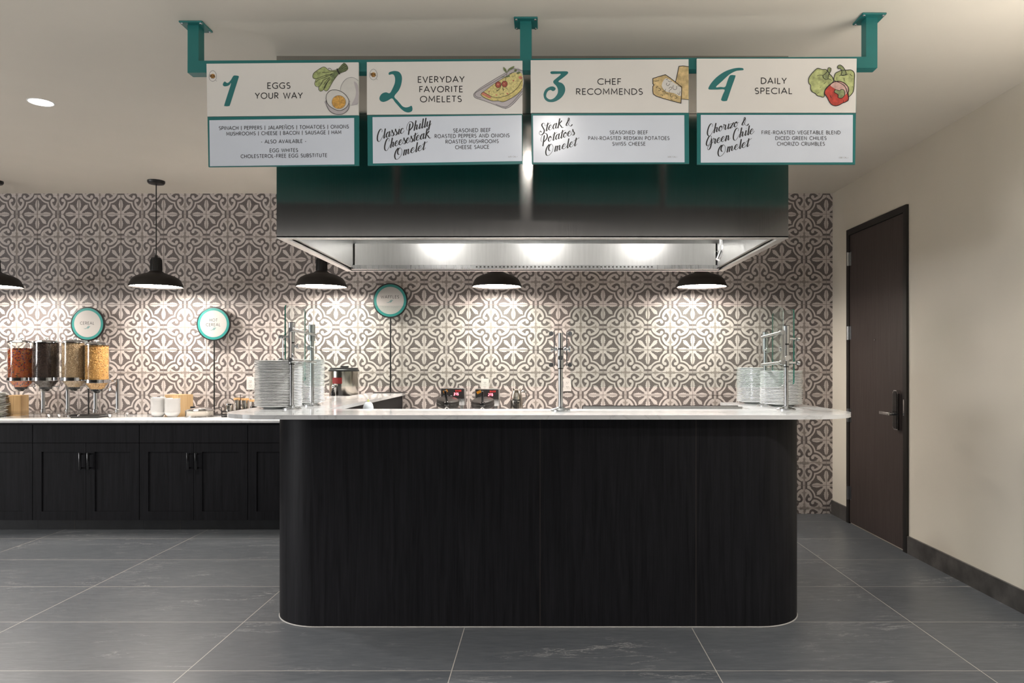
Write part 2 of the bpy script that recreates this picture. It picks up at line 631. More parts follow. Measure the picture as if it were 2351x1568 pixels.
# ---- flat drawing: shapes given in 2D, mapped on to a surface by fn(x, y, layer)
class Draw:
    def __init__(s, fn):
        s.fn, s.mb, s.n = fn, MB(), 0

    def poly(s, pts, mi=0, lay=0, smooth=0):
        P = [Vector((p[0], p[1])) for p in pts]
        if smooth:
            P = catmull(P, smooth, True)
        s.n = (s.n + 1) % 60
        lay += s.n * 0.01
        s.mb.add([s.fn(p.x, p.y, lay) for p in P], [tuple(range(len(P)))], mi)
        return s

    def stroke(s, pts, w, mi=0, lay=0, k=0, cap=True):
        """w: width, or a list of widths (one for each given point)"""
        P = [Vector((p[0], p[1])) for p in pts]
        n = len(P)
        W = [w] * n if isinstance(w, (int, float)) else list(w)
        if k:
            Q = catmull(P, k)
            Wq = []
            for i in range(n - 1):
                for j in range(k):
                    Wq.append(W[i] + (W[i + 1] - W[i]) * j / k)
            Wq.append(W[-1])
            P, W = Q, Wq
        n = len(P)
        L, R = [], []
        for i in range(n):
            a = P[i] - P[i - 1] if i > 0 else P[1] - P[0]
            b = P[i + 1] - P[i] if i < n - 1 else a
            a = a.normalized() if a.length > 1e-9 else Vector((1, 0))
            b = b.normalized() if b.length > 1e-9 else a
            t = (a + b)
            t = t.normalized() if t.length > 1e-6 else a
            nn = Vector((-t.y, t.x))
            sc = 1.0 / max(0.45, nn.dot(Vector((-a.y, a.x))))
            L.append(P[i] + nn * (W[i] / 2 * sc))
            R.append(P[i] - nn * (W[i] / 2 * sc))
        s.n = (s.n + 1) % 60
        lay += s.n * 0.01
        V = [s.fn(p.x, p.y, lay) for p in L] + [s.fn(p.x, p.y, lay) for p in R]
        s.mb.add(V, [(i, i + 1, n + i + 1, n + i) for i in range(n - 1)], mi)
        if cap:
            for p, ww in ((P[0], W[0]), (P[-1], W[-1])):
                s.disc(p.x, p.y, ww / 2, mi=mi, lay=lay, n=8)
        return s

    def disc(s, x, y, r, ry=None, rot=0.0, mi=0, lay=0, n=28):
        ry = r if ry is None else ry
        c, d = cos(rot), sin(rot)
        pts = []
        for i in range(n):
            a = 2 * pi * i / n
            u, v = r * cos(a), ry * sin(a)
            pts.append((x + u * c - v * d, y + u * d + v * c))
        return s.poly(pts, mi, lay)


# ---- a plain geometric capital alphabet drawn as strokes (cap height 1, y up)
def arc(cx, cy, rx, ry, a0, a1, n=14):
    return [(cx + rx * cos(radians(a0 + (a1 - a0) * i / n)), cy + ry * sin(radians(a0 + (a1 - a0) * i / n))) for i in range(n + 1)]


GL = {
    'A': (0.80, [[(0.02, 0), (0.40, 1), (0.78, 0)], [(0.15, 0.33), (0.65, 0.33)]]),
    'B': (0.60, [[(0.08, 0), (0.08, 1), (0.30, 1)] + arc(0.30, 0.76, 0.22, 0.24, 90, -90, 8) + [(0.08, 0.52)], [(0.08, 0.52), (0.30, 0.52)] + arc(0.30, 0.26, 0.26, 0.26, 90, -90, 8) + [(0.08, 0)]]),
    'C': (0.80, [arc(0.50, 0.5, 0.45, 0.5, 48, 312, 22)]),
    'D': (0.80, [[(0.08, 0), (0.08, 1), (0.27, 1)] + arc(0.27, 0.5, 0.48, 0.5, 90, -90, 16) + [(0.08, 0)]]),
    'E': (0.54, [[(0.50, 1), (0.08, 1), (0.08, 0), (0.52, 0)], [(0.08, 0.52), (0.46, 0.52)]]),
    'F': (0.50, [[(0.49, 1), (0.08, 1), (0.08, 0)], [(0.08, 0.50), (0.44, 0.50)]]),
    'G': (0.84, [arc(0.50, 0.5, 0.45, 0.5, 48, 305, 20) + [(0.77, 0.46), (0.52, 0.46)]]),
    'H': (0.74, [[(0.08, 0), (0.08, 1)], [(0.66, 0), (0.66, 1)], [(0.08, 0.52), (0.66, 0.52)]]),
    'I': (0.22, [[(0.11, 0), (0.11, 1)]]),
    'J': (0.46, [[(0.36, 1), (0.36, 0.22)] + arc(0.19, 0.20, 0.17, 0.20, 0, -140, 8)]),
    'K': (0.66, [[(0.08, 0), (0.08, 1)], [(0.58, 1), (0.12, 0.52), (0.62, 0)]]),
    'L': (0.50, [[(0.08, 1), (0.08, 0), (0.48, 0)]]),
    'M': (0.92, [[(0.08, 0), (0.12, 1), (0.46, 0.25), (0.80, 1), (0.84, 0)]]),
    'N': (0.78, [[(0.08, 0), (0.08, 1), (0.70, 0), (0.70, 1)]]),
    'O': (0.96, [arc(0.48, 0.5, 0.43, 0.5, 90, 450, 30)]),
    'P': (0.58, [[(0.08, 0), (0.08, 1), (0.29, 1)] + arc(0.29, 0.73, 0.24, 0.27, 90, -90, 10) + [(0.08, 0.46)]]),
    'Q': (0.96, [arc(0.48, 0.5, 0.43, 0.5, 90, 450, 30), [(0.55, 0.25), (0.90, -0.03)]]),
    'R': (0.64, [[(0.08, 0), (0.08, 1), (0.30, 1)] + arc(0.30, 0.74, 0.24, 0.26, 90, -90, 10) + [(0.08, 0.48)], [(0.28, 0.48), (0.58, 0)]]),
    'S': (0.58, [arc(0.30, 0.755, 0.22, 0.245, 40, 270, 12)[:-1] + arc(0.29, 0.255, 0.24, 0.255, 90, -140, 14)]),
    'T': (0.60, [[(0.03, 1), (0.57, 1)], [(0.30, 0), (0.30, 1)]]),
    'U': (0.72, [[(0.08, 1), (0.08, 0.30)] + arc(0.36, 0.30, 0.28, 0.30, 180, 360, 12) + [(0.64, 1)]]),
    'V': (0.74, [[(0.03, 1), (0.37, 0), (0.71, 1)]]),
    'W': (1.06, [[(0.03, 1), (0.29, 0), (0.53, 0.92), (0.77, 0), (1.03, 1)]]),
    'X': (0.70, [[(0.05, 0), (0.65, 1)], [(0.05, 1), (0.65, 0)]]),
    'Y': (0.70, [[(0.03, 1), (0.35, 0.45), (0.67, 1)], [(0.35, 0.45), (0.35, 0)]]),
    'Z': (0.64, [[(0.06, 1), (0.58, 1), (0.06, 0), (0.60, 0)]]),
    '|': (0.24, [[(0.12, -0.18), (0.12, 1.1)]]),
    '-': (0.40, [[(0.06, 0.36), (0.34, 0.36)]]),
    '.': (0.22, [[(0.10, 0.0), (0.12, 0.06)]]),
    '(': (0.30, [arc(0.36, 0.42, 0.26, 0.62, 130, 230, 8)]),
    ')': (0.30, [arc(-0.06, 0.42, 0.26, 0.62, 50, -50, 8)]),
    '0': (0.64, [arc(0.32, 0.5, 0.25, 0.5, 90, 450, 20)]),
    '1': (0.44, [[(0.08, 0.78), (0.28, 1), (0.28, 0)]]),
    '2': (0.60, [arc(0.30, 0.73, 0.23, 0.27, 165, -35, 12) + [(0.06, 0), (0.54, 0)]]),
    '5': (0.60, [[(0.50, 1), (0.16, 1), (0.12, 0.56)] + arc(0.27, 0.31, 0.25, 0.31, 110, -140, 14)]),
    '6': (0.62, [arc(0.31, 0.29, 0.24, 0.29, 90, 450, 18), [(0.09, 0.36), (0.20, 0.70), (0.42, 1)]]),
    '8': (0.62, [arc(0.31, 0.75, 0.20, 0.25, 90, 450, 16), arc(0.31, 0.26, 0.25, 0.26, 90, 450, 18)]),
    ' ': (0.38, []),
}
GL['Ñ'] = (GL['N'][0], GL['N'][1] + [[(0.22, 1.17), (0.32, 1.26), (0.46, 1.17), (0.56, 1.26)]])


def text(dr, s, x0, x1, y0, y1=None, cap=8.0, wt=0.155, mi=0, lay=0, gap=0.16):
    """capitals from x0 to x1, baseline y0 at the left end to y1 at the right (y counts downwards)"""
    y1 = y0 if y1 is None else y1
    tot = sum(GL[c][0] for c in s) + gap * (len(s) - 1)
    k = (x1 - x0) / tot
    sl = (y1 - y0) / (x1 - x0)
    x = 0.0
    for c in s:
        w, st = GL[c]
        for p in st:
            dr.stroke([(x0 + (x + a) * k, y0 + sl * (x + a) * k - b * cap) for a, b in p], cap * wt, mi, lay, cap=False)
        x += w + gap


# ---- a brush script, drawn as pen strokes whose width follows the pen direction
SG = {
    'a': (1.00, [[(0.78, .84), (.48, 1.0), (.14, .55), (.22, .02), (.52, .18), (.78, .88)], [(.80, 1.0), (.66, .25), (.78, .0), (1.05, .3)]]),
    'c': (0.76, [[(.62, .72), (.58, .98), (.28, .88), (.08, .38), (.26, 0), (.54, .10), (.82, .45)]]),
    'l': (0.52, [[(.44, 1.75), (.20, .18), (.30, 0), (.56, .3)]]),
    's': (0.66, [[(-.08, .2), (.12, .7), (.27, 1.15)], [(.27, 1.15), (.36, .78), (.58, .38), (.46, .02), (.18, .04), (.12, .24)]]),
    'i': (0.52, [[(.36, .95), (.20, .18), (.30, 0), (.56, .3)], [(.43, 1.36), (.42, 1.44)]]),
    'h': (0.92, [[(.44, 1.75), (.10, 0)], [(.17, .35), (.40, .82), (.62, .95), (.66, .68), (.54, .18), (.66, 0), (.94, .3)]]),
    'y': (0.92, [[(.24, .95), (.12, .30), (.26, .02), (.52, .32), (.74, .95)], [(.76, .98), (.52, -.42), (.34, -.68), (.16, -.55), (.34, -.28), (1.0, .42)]]),
    'e': (0.80, [[(.14, .42), (.50, .58), (.64, .84), (.46, 1.02), (.16, .70), (.08, .28), (.30, 0), (.58, .12), (.86, .45)]]),
    't': (0.58, [[(.48, 1.5), (.20, .18), (.32, 0), (.60, .32)], [(.0, 1.0), (.18, 1.18), (.50, 1.22), (.98, 1.44)]]),
    'k': (1.06, [[(.44, 1.75), (.10, 0)], [(.82, 1.22), (.62, 1.0), (.24, .66)], [(.30, .68), (.52, .50), (.80, .02), (1.02, -.22), (1.22, -.14)]]),
    'm': (1.34, [[(.26, .95), (.08, 0)], [(.14, .32), (.38, .86), (.56, .95), (.56, .66), (.44, 0)], [(.50, .32), (.76, .86), (.94, .95), (.94, .60), (.88, .14), (1.0, 0), (1.28, .3)]]),
    'n': (0.94, [[(.26, .95), (.08, 0)], [(.14, .32), (.38, .86), (.58, .95), (.60, .60), (.54, .14), (.66, 0), (.92, .35)]]),
    'o': (0.84, [[(.52, 1.0), (.22, .84), (.08, .36), (.26, 0), (.54, .18), (.64, .68), (.50, .98), (.54, .72), (.90, .78)]]),
    'r': (0.72, [[(.0, .3), (.10, .8), (.16, 1.12)], [(.16, 1.12), (.30, .94), (.48, .92), (.38, .22), (.48, 0), (.74, .3)]]),
    'z': (0.76, [[(.10, .66), (.18, .94), (.40, .84), (.70, .96)], [(.70, .96), (.06, .04)], [(.06, .04), (.42, .06), (.72, .34)]]),
    'C': (1.16, [[(.92, 1.32), (1.0, 1.66), (.74, 1.98), (.34, 1.55), (.06, .6), (.10, -.12), (.42, -.42), (.82, -.05), (1.2, .6)]]),
    'P': (1.36, [[(.62, 1.42), (.34, -.52)], [(.12, .32), (-.04, .72), (.12, 1.45), (.62, 1.92), (1.16, 1.52), (1.14, .80), (.62, .26)]]),
    'O': (1.56, [[(.60, 1.66), (.22, 1.15), (.02, .35), (.18, -.36), (.62, -.46), (1.18, .12), (1.34, .95), (1.06, 1.60), (.74, 1.50), (.54, .95), (.66, .42), (.88, .40)]]),
    'S': (1.20, [[(1.02, 1.12), (1.08, 1.52), (.74, 1.74), (.46, 1.46), (.68, .9), (.96, .25), (.80, -.30), (.26, -.50), (-.06, -.12), (.12, .32), (.36, .08)]]),
    'G': (1.24, [[(.92, 1.25), (.96, 1.64), (.62, 1.84), (.22, 1.2), (.02, .4), (.24, -.04), (.60, .32), (.96, 1.08)], [(1.02, 1.12), (.90, -.05), (.68, -.70), (.38, -.86), (.22, -.56), (.52, -.04), (1.3, .42)]]),
    '&': (1.30, [[(1.30, -.10), (1.0, -.32), (.62, .10), (.38, 1.02), (.54, 1.46), (.68, 1.18), (.22, .42), (.14, .06), (.42, .0), (.70, .48), (.80, .98)]]),
    ' ': (0.55, []),
}


def script(dr, s, x0, x1, bx, by, xh, rise=0.264, mi=0, lay=0):
    """brush lettering between x0 and x1; its baseline passes through (bx, by) and rises to the right"""
    tot = sum(SG[c][0] for c in s) - 0.05
    k = (x1 - x0) / tot
    x = 0.0
    for c in s:
        w, st = SG[c]
        for p in st:
            pts = []
            for a, b in p:
                X = x0 + (x + a) * k
                pts.append((X, by - rise * (X - bx) - b * xh))
            P = catmull(pts, 5)
            W = []
            for i in range(len(P)):
                t = P[min(i + 1, len(P) - 1)] - P[max(i - 1, 0)]
                dn = t.y / max(1e-6, t.length)          # +1 when the pen moves down the page
                W.append(xh * (0.075 + 0.185 * max(0.0, dn) ** 1.3))
            W = [(W[max(i - 1, 0)] + W[i] + W[min(i + 1, len(W) - 1)]) / 3 for i in range(len(W))]
            dr.stroke([(q.x, q.y) for q in P], W, mi, lay)
        x += w


# ================================================================== THE ROOM
XR, ZC = 2.621, 2.90
XL, YR = -15.0, -11.2
struct('floor', MB().box(XL - 0.1, XR + 0.1, YR - 0.1, 0.1, -0.08, 0.0), M['floor'])
struct('ceiling', MB().box(XL - 0.1, XR + 0.1, -4.3, 0.1, ZC, ZC + 0.1), M['ceil'])
struct('ceiling', MB().box(XL - 0.1, XR + 0.1, YR - 0.1, -4.3, ZC, ZC + 0.1), M['darkceil'], label='dark ceiling of the dining room behind')
struct('wall_right', MB().box(XR, XR + 0.12, YR, 0.1, 0, ZC), M['paint'])
struct('wall_left', MB().box(XL - 0.12, XL, YR, 0.1, 0, ZC), M['paint'])
struct('wall_rear', MB().box(XL, XR, YR - 0.12, YR, 0, ZC), M['dimwall'])
# ---- the patterned tile wall: one tile drawn once (star at 0,0 - rosette at 1,1), mirrored and repeated
def clipsq(P):
    def cut(P, f, g):
        out = []
        for i in range(len(P)):
            a, b = P[i - 1], P[i]
            fa, fb = f(a), f(b)
            if (fa >= 0) != (fb >= 0):
                t = fa / (fa - fb)
                out.append((a[0] + (b[0] - a[0]) * t, a[1] + (b[1] - a[1]) * t))
            if fb >= 0:
                out.append(b)
        return out
    for f in (lambda p: p[0], lambda p: 1 - p[0], lambda p: p[1], lambda p: 1 - p[1]):
        P = cut(P, f, None)
        if len(P) < 3:
            return []
    return P


def dsc(x, y, r, n=44, ry=None, rot=0.0):
    ry = ry or r
    return [(x + r * cos(2 * pi * i / n) * cos(rot) - ry * sin(2 * pi * i / n) * sin(rot),
             y + r * cos(2 * pi * i / n) * sin(rot) + ry * sin(2 * pi * i / n) * cos(rot)) for i in range(n)]


def ribbon(pts, ws, k=5):
    P = catmull(pts, k)
    W = []
    for i in range(len(ws) - 1):
        W += [ws[i] + (ws[i + 1] - ws[i]) * j / k for j in range(k)]
    W.append(ws[-1])
    L, R = [], []
    for i in range(len(P)):
        t = (P[min(i + 1, len(P) - 1)] - P[max(i - 1, 0)]).normalized()
        n_ = Vector((-t.y, t.x))
        L.append(tuple(P[i] + n_ * W[i] / 2))
        R.append(tuple(P[i] - n_ * W[i] / 2))
    return [[L[i], L[i + 1], R[i + 1], R[i]] for i in range(len(P) - 1)]


TD, TL_, TM, TG = 0, 1, 2, 3
QP = []                       # (layer, material, polygon)


def q2(lay, mi, P):
    """a shape and its mirror image in the tile's diagonal"""
    QP.append((lay, mi, P))
    QP.append((lay, mi, [(y, x) for x, y in P]))


C1 = (0.54, 0.965)
q2(1, TL_, dsc(*C1, 0.487))
q2(1, TL_, [(0, .762), (.13, .67), (.24, .80), (.24, .9), (0, .9)])
q2(2, TD, [(-.01, .856), (.22, .856), (.22, .952), (-.01, .952)])
q2(2, TD, dsc(*C1, 0.418))
q2(3, TL_, dsc(*C1, 0.335))
q2(3, TL_, [(-.01, .953), (.26, .953), (.26, 1.01), (-.01, 1.01)])
QP.append((3, TL_, dsc(1, 1, 0.345)))
q2(4, TD, dsc(.617, .795, .150))
for qd in ribbon([(.205, .94), (.25, .84), (.33, .755), (.44, .700), (.56, .690), (.65, .725)], [.09, .095, .09, .085, .08, .075]):
    q2(5, TL_, qd)
q2(5, TL_, dsc(.618, .768, .073))
q2(6, TD, [(.365, .815), (.45, .765), (.522, .728), (.54, .80), (.575, .845), (.63, .855), (.63, .942), (.55, .935), (.47, .89)])
q2(6, TM, [(.19, 1.01), (.22, .985), (.285, .965), (.325, .875), (.37, .945), (.5, .985), (.66, 1.0), (.66, 1.01)])
q2(6, TM, [(.68, 1.01), (.70, .995), (.80, .982), (.83, .925), (.865, .972), (.93, .955), (.95, .93), (.985, .985), (1.01, 1.01)])
QP.append((6, TM, [(.93, .955), (.955, .955), (.955, .93), (.99, .98), (.98, .99)]))
QP.append((1, TL_, dsc(0, 0, .17)))
dl = [(.0, .0), (.10, .06), (.17, .10), (.21, .15), (.255, .155), (.285, .205), (.32, .195), (.335, .245), (.385, .235), (.385, .29), (.425, .30), (.415, .36), (.435, .435)]
QP.append((1, TL_, dl + [(y, x) for x, y in dl[::-1]][1:-1]))
q2(1, TL_, [(-.01, .0), (.055, .0), (.05, .14), (.06, .28), (.10, .335), (.085, .375), (.115, .42), (.085, .455), (.10, .50), (.07, .53), (.08, .57), (.055, .60), (.045, .635), (-.01, .65)])
q2(2, TD, dsc(.112, .262, .108, 20, .040, radians(64)))
W_GROUT = .010
QG = [[(0, 0), (W_GROUT, 0), (W_GROUT, 1), (0, 1)], [(0, 0), (1, 0), (1, W_GROUT), (0, W_GROUT)],
      [(1 - W_GROUT, 0), (1, 0), (1, 1), (1 - W_GROUT, 1)], [(0, 1 - W_GROUT), (1, 1 - W_GROUT), (1, 1), (0, 1)]]
for g_ in QG:
    QP.append((8, TG, g_))
QP = [(l, m, clipsq(P)) for l, m, P in QP]
QP = sorted([(l, m, P) for l, m, P in QP if len(P) >= 3], key=lambda q: q[0])
QP = [(-0.0002 - 0.00004 * i, m, P) for i, (l, m, P) in enumerate(QP)]

star_x = [-5.71, -5.33, -4.955, -4.581, -4.205, -3.825, -3.438, -3.05, -2.664, -2.275, -1.877, -1.478, -1.078, -0.675, -0.270, 0.136, 0.542, 0.948, 1.354, 1.760, 2.162, 2.564]
star_z = [2.712 - 0.409 * k for k in range(7)]
wb = MB()
wb.box(-15.0, XR + 0.05, 0.0, 0.12, 0.0, ZC, TD)
for ci, sx in enumerate(star_x):
    for sz in star_z + [star_z[-1] - 0.409]:
        for du in (-1, 1):
            if du > 0:
                wx = ((star_x[ci + 1] - sx) if ci + 1 < len(star_x) else 0.406) / 2
            else:
                wx = ((sx - star_x[ci - 1]) if ci else 0.38) / 2
            if sx + (0 if du > 0 else -wx) > XR:
                continue
            for dv in (-1, 1):
                zc_, zt = sz, sz + dv * 0.2045
                if max(zc_, zt) < 0.003:
                    continue
                for l, m_, P in QP:
                    V = [(min(XR, sx + du * u * wx), l, min(ZC, max(0.0, zc_ + dv * v * 0.2045))) for u, v in P]
                    if du * dv > 0:
                        V = V[::-1] if False else V
                    wb.add(V, [tuple(range(len(V)))], m_)
struct('wall_back', wb, [M['tile_dark'], M['tile_light'], M['tile_mid'], M['grout']], label='back wall of grey and cream patterned tiles')

# ---- right wall: skirting and door
bb = MB()
bb.box(XR - 0.014, XR, -0.345, 0, 0, 0.125)
bb.box(XR - 0.014, XR, YR, -1.385, 0, 0.125)
struct('baseboard_right', bb, M['base'])
dY0, dY1, dTop = -1.385, -0.345, 2.503
dr_ = thing('door_1', 'tall dark brown door with silver lever lock in the right wall', 'door', (XR, (dY0 + dY1) / 2, 0))
dr_['kind'] = 'structure'
fm = MB()
fm.box(XR - 0.018, XR + 0.05, dY0, dY0 + 0.05, 0, dTop)
fm.box(XR - 0.018, XR + 0.05, dY1 - 0.05, dY1, 0, dTop)
fm.box(XR - 0.018, XR + 0.05, dY0 + 0.05, dY1 - 0.05, dTop - 0.05, dTop)
build('door_frame', fm, M['frame'], dr_)
leaf = build('door_leaf', MB().box(XR - 0.010, XR + 0.03, dY0 + 0.053, dY1 - 0.053, 0.012, dTop - 0.053), M['door'], dr_)
for hz in (0.26, 0.92, 1.62, 2.25):
    hb = MB().box(XR - 0.014, XR - 0.008, dY1 - 0.085, dY1 - 0.052, hz - 0.057, hz + 0.057)
    hb.cyl((XR - 0.026, dY1 - 0.050, hz - 0.057), (XR - 0.026, dY1 - 0.050, hz + 0.057), 0.008, n=12)
    hb.box(XR - 0.026, XR - 0.016, dY1 - 0.054, dY1 - 0.046, hz - 0.055, hz + 0.055)
    build('hinge', hb, M['nickel'], dr_, 40)
lk = MB()
ly = -1.262
lp = [(ly - 0.038, 0.875), (ly + 0.02, 0.875), (ly + 0.038, 0.892), (ly + 0.038, 1.145), (ly + 0.02, 1.165), (ly - 0.02, 1.165), (ly - 0.038, 1.14)]
n7 = len(lp)
lk.add([(XR - 0.010, a, b) for a, b in lp] + [(XR - 0.040, a, b) for a, b in lp], [tuple(range(n7)), tuple(range(n7, 2 * n7))[::-1]] + [(i, (i + 1) % n7, (i + 1) % n7 + n7, i + n7) for i in range(n7)])
lock = build('lock_case', lk, M['chrome'], dr_)
fixnormals(lock)
ff = MB()
fp = [(a * 0.80 + ly * 0.2, (b - 1.02) * 0.95 + 1.02) for a, b in lp]
ff.add([(XR - 0.0405, a, b) for a, b in fp] + [(XR - 0.043, a, b) for a, b in fp], [tuple(range(n7)), tuple(range(n7, 2 * n7))[::-1]] + [(i, (i + 1) % n7, (i + 1) % n7 + n7, i + n7) for i in range(n7)])
fixnormals(build('lock_face', ff, M['blackgloss'], lock))
lv = MB().cyl((XR - 0.04, ly, 0.992), (XR - 0.085, ly, 0.992), 0.012)
lv.box(XR - 0.097, XR - 0.080, ly - 0.012, ly + 0.135, 0.981, 1.004, bev=0.003)
build('lever_handle', lv, M['chrome'], lock, 40)
build('peephole', MB().cyl((XR - 0.010, -0.875, 1.548), (XR - 0.017, -0.875, 1.548), 0.009), M['chrome'], dr_)
build('strike_plate', MB().box(XR - 0.0195, XR - 0.017, dY0 + 0.028, dY0 + 0.050, 0.985, 1.10), M['chrome'], dr_)

# ================================================================== PENDANT LAMPS
def pendant():
    t = thing('pendant_lamp', '', 'lamp', (0, 0, 0), 'black pendant lamps along the tiled wall')
    z = 2.005
    sh = [(0.209, 0.0), (0.2095, 0.008), (0.200, 0.030), (0.188, 0.058), (0.172, 0.076), (0.140, 0.094), (0.100, 0.108), (0.065, 0.120), (0.048, 0.134),
          (0.046, 0.131), (0.062, 0.116), (0.098, 0.104), (0.138, 0.090), (0.169, 0.072), (0.185, 0.054), (0.197, 0.028), (0.205, 0.0), (0.209, 0.0)]
    o = build('lamp_shade', MB().lathe([(r, z + h) for r, h in sh], n=56), [M['shade'], M['white_in']], t, 40)
    for p in o.data.polygons:
        zc_ = sum(o.data.vertices[v].co.z for v in p.vertices) / len(p.vertices)
    sc = MB()
    n = 24
    prof = [(0.047, z + 0.130), (0.0455, z + 0.16), (0.043, z + 0.232), (0.038, z + 0.246), (0.014, z + 0.250), (0.010, z + 0.268), (0.0, z + 0.268)]
    sc.lathe(prof, n=n)
    for i in range(n):
        a = 2 * pi * i / n
        sc.cyl((0.0465 * cos(a), 0.0465 * sin(a), z + 0.140), (0.0435 * cos(a), 0.0435 * sin(a), z + 0.230), 0.0022, n=6)
    build('socket_cap', sc, M['black'], t, 40)
    build('cord', MB().cyl((0, 0, z + 0.262), (0, 0, ZC - 0.02), 0.0045, n=10), M['black'], t, 40)
    build('canopy', MB().lathe([(0.0, ZC - 0.030), (0.020, ZC - 0.030), (0.060, ZC - 0.026), (0.068, ZC - 0.014), (0.068, ZC), (0, ZC)], n=32), M['black'], t, 40)
    d = build('diffuser', MB().lathe([(0.0, z + 0.004), (0.06, z + 0.005), (0.203, z + 0.010), (0.203, z + 0.014), (0, z + 0.014)], n=48), M['diff'], t)
    build('finial', MB().cyl((0, 0, z - 0.004), (0, 0, z + 0.006), 0.009, n=12), M['nickel'], d)
    return t


LAMPS = [(-4.63, 'black pendant lamp at the left edge of the picture, farthest from the door'),
         (-3.262, 'black pendant lamp with its whole cord in view, above the hot cereal sign'),
         (-1.868, 'black pendant lamp beside the left end of the steel hood'),
         (-0.390, 'black pendant lamp between the waffles sign and the middle glass post'),
         (1.336, 'black pendant lamp nearest the door, under the right end of the hood')]
lamp0 = pendant()
for i, (lx, lab) in enumerate(LAMPS):
    o = lamp0 if i == 0 else copy_tree(lamp0)
    o.location = (lx, -0.46, 0)
    o['label'] = lab

# recessed lights
DL = [(-2.96, -2.32, 'round white recessed ceiling light left of the menu signs')]
dl0 = None
for x, y, lab in DL:
    t = thing('recessed_light', lab, 'light', (x, y, ZC))
    build('trim_ring', MB().lathe([(0.060, ZC - 0.0005), (0.068, ZC - 0.003), (0.072, ZC), (0.060, ZC)], (x, y, 0), 36), M['white_in'], t, 40)
    build('lens', MB().lathe([(0, ZC - 0.0025), (0.062, ZC - 0.0025), (0.062, ZC), (0, ZC)], (x, y, 0), 36), M['lens'], t)

# ================================================================== HOOD
hx0, hx1, hy0, hy1, hz0 = -1.3347, 1.2278, -2.970, -1.643, 1.9915
hood = thing('range_hood', 'long brushed steel extractor hood hanging over the counter', 'hood', (0, -2.3, hz0))
ZS = 2.610
e_ = 0.012
build('front_panel', MB().box(hx0, hx1, hy0, hy0 + e_, hz0, ZS - 0.0015), M['steel'], hood)
build('upper_panel', MB().box(hx0, hx1, hy0, hy0 + e_, ZS + 0.0015, ZC), M['steel'], hood)
build('seam_strip', MB().box(hx0 + 0.01, hx1 - 0.01, hy0 + 0.004, hy0 + 0.02, ZS - 0.004, ZS + 0.004), M['black'], hood)
sp = MB()
sp.box(hx0, hx0 + e_, hy0 + e_, hy1, hz0, ZC)
sp.box(hx1 - e_, hx1, hy0 + e_, hy1, hz0, ZC)
build('end_panel', MB().box(hx0, hx0 + e_, hy0 + e_, hy1, hz0, ZC), M['steel'], hood)
build('end_panel', MB().box(hx1 - e_, hx1, hy0 + e_, hy1, hz0, ZC), M['steel'], hood)
build('back_panel', MB().box(hx0 + e_, hx1 - e_, hy1 - e_, hy1, hz0, ZC), M['steel'], hood)
lip = MB()
lip.box(hx0, hx1, hy0, hy0 + 0.040, hz0 - 0.004, hz0 + 0.006)
lip.box(hx0, hx0 + 0.040, hy0 + 0.04, hy1 - 0.04, hz0 - 0.004, hz0 + 0.006)
lip.box(hx1 - 0.040, hx1, hy0 + 0.04, hy1 - 0.04, hz0 - 0.004, hz0 + 0.006)
lip.box(hx0, hx1, hy1 - 0.04, hy1, hz0 - 0.004, hz0 + 0.006)
build('rim_flange', lip, M['steel_in'], hood)
# inside: end liners, grease gutter, filter bank, sloping plenum, top
ii = MB()
ii.box(hx0 + e_, hx0 + e_ + 0.05, hy0 + e_, hy1 - e_, hz0 + 0.012, 2.5)
ii.box(hx1 - e_ - 0.05, hx1 - e_, hy0 + e_, hy1 - e_, hz0 + 0.012, 2.5)
ii.box(hx0 + e_, hx1 - e_, hy0 + e_, hy0 + e_ + 0.004, hz0 + 0.012, 2.5)
build('end_liner', ii, M['steel_in'], hood)
build('plenum_top', MB().box(hx0 + e_, hx1 - e_, hy0 + e_, hy1 - e_, 2.42, 2.43), M['steel_in'], hood)
fb = MB()
fb.box(hx0 + 0.07, hx1 - 0.07, hy1 - 0.075, hy1 - 0.065, hz0 + 0.03, 2.165)
build('filter_face', fb, M['steel_in'], hood)
sl = MB()
sl.add([(hx0 + 0.06, hy1 - 0.075, 2.165), (hx1 - 0.06, hy1 - 0.075, 2.165), (hx1 - 0.06, hy1 - 0.45, 2.42), (hx0 + 0.06, hy1 - 0.45, 2.42)], [(0, 1, 2, 3)])
sl.add([(hx0 + 0.06, hy1 - 0.070, 2.165), (hx1 - 0.06, hy1 - 0.070, 2.165), (hx1 - 0.06, hy1 - 0.445, 2.42), (hx0 + 0.06, hy1 - 0.445, 2.42)], [(3, 2, 1, 0)])
build('baffle_slope', sl, M['steel_in'], hood)
gt = MB().box(hx0 + 0.05, hx1 - 0.05, hy1 - 0.10, hy1 - 0.09, hz0 + 0.002, hz0 + 0.026)
gt.box(hx0 + 0.05, hx1 - 0.05, hy1 - 0.10, hy1 - 0.04, hz0 + 0.0, hz0 + 0.003)
g_o = build('grease_gutter', gt, M['nickel'], hood)
hl = MB()
for i in range(46):
    x = -0.45 + i * 0.026
    hl.box(x, x + 0.012, hy1 - 0.1005, hy1 - 0.0995, hz0 + 0.010, hz0 + 0.019)
build('drain_slots', hl, M['slot'], g_o)
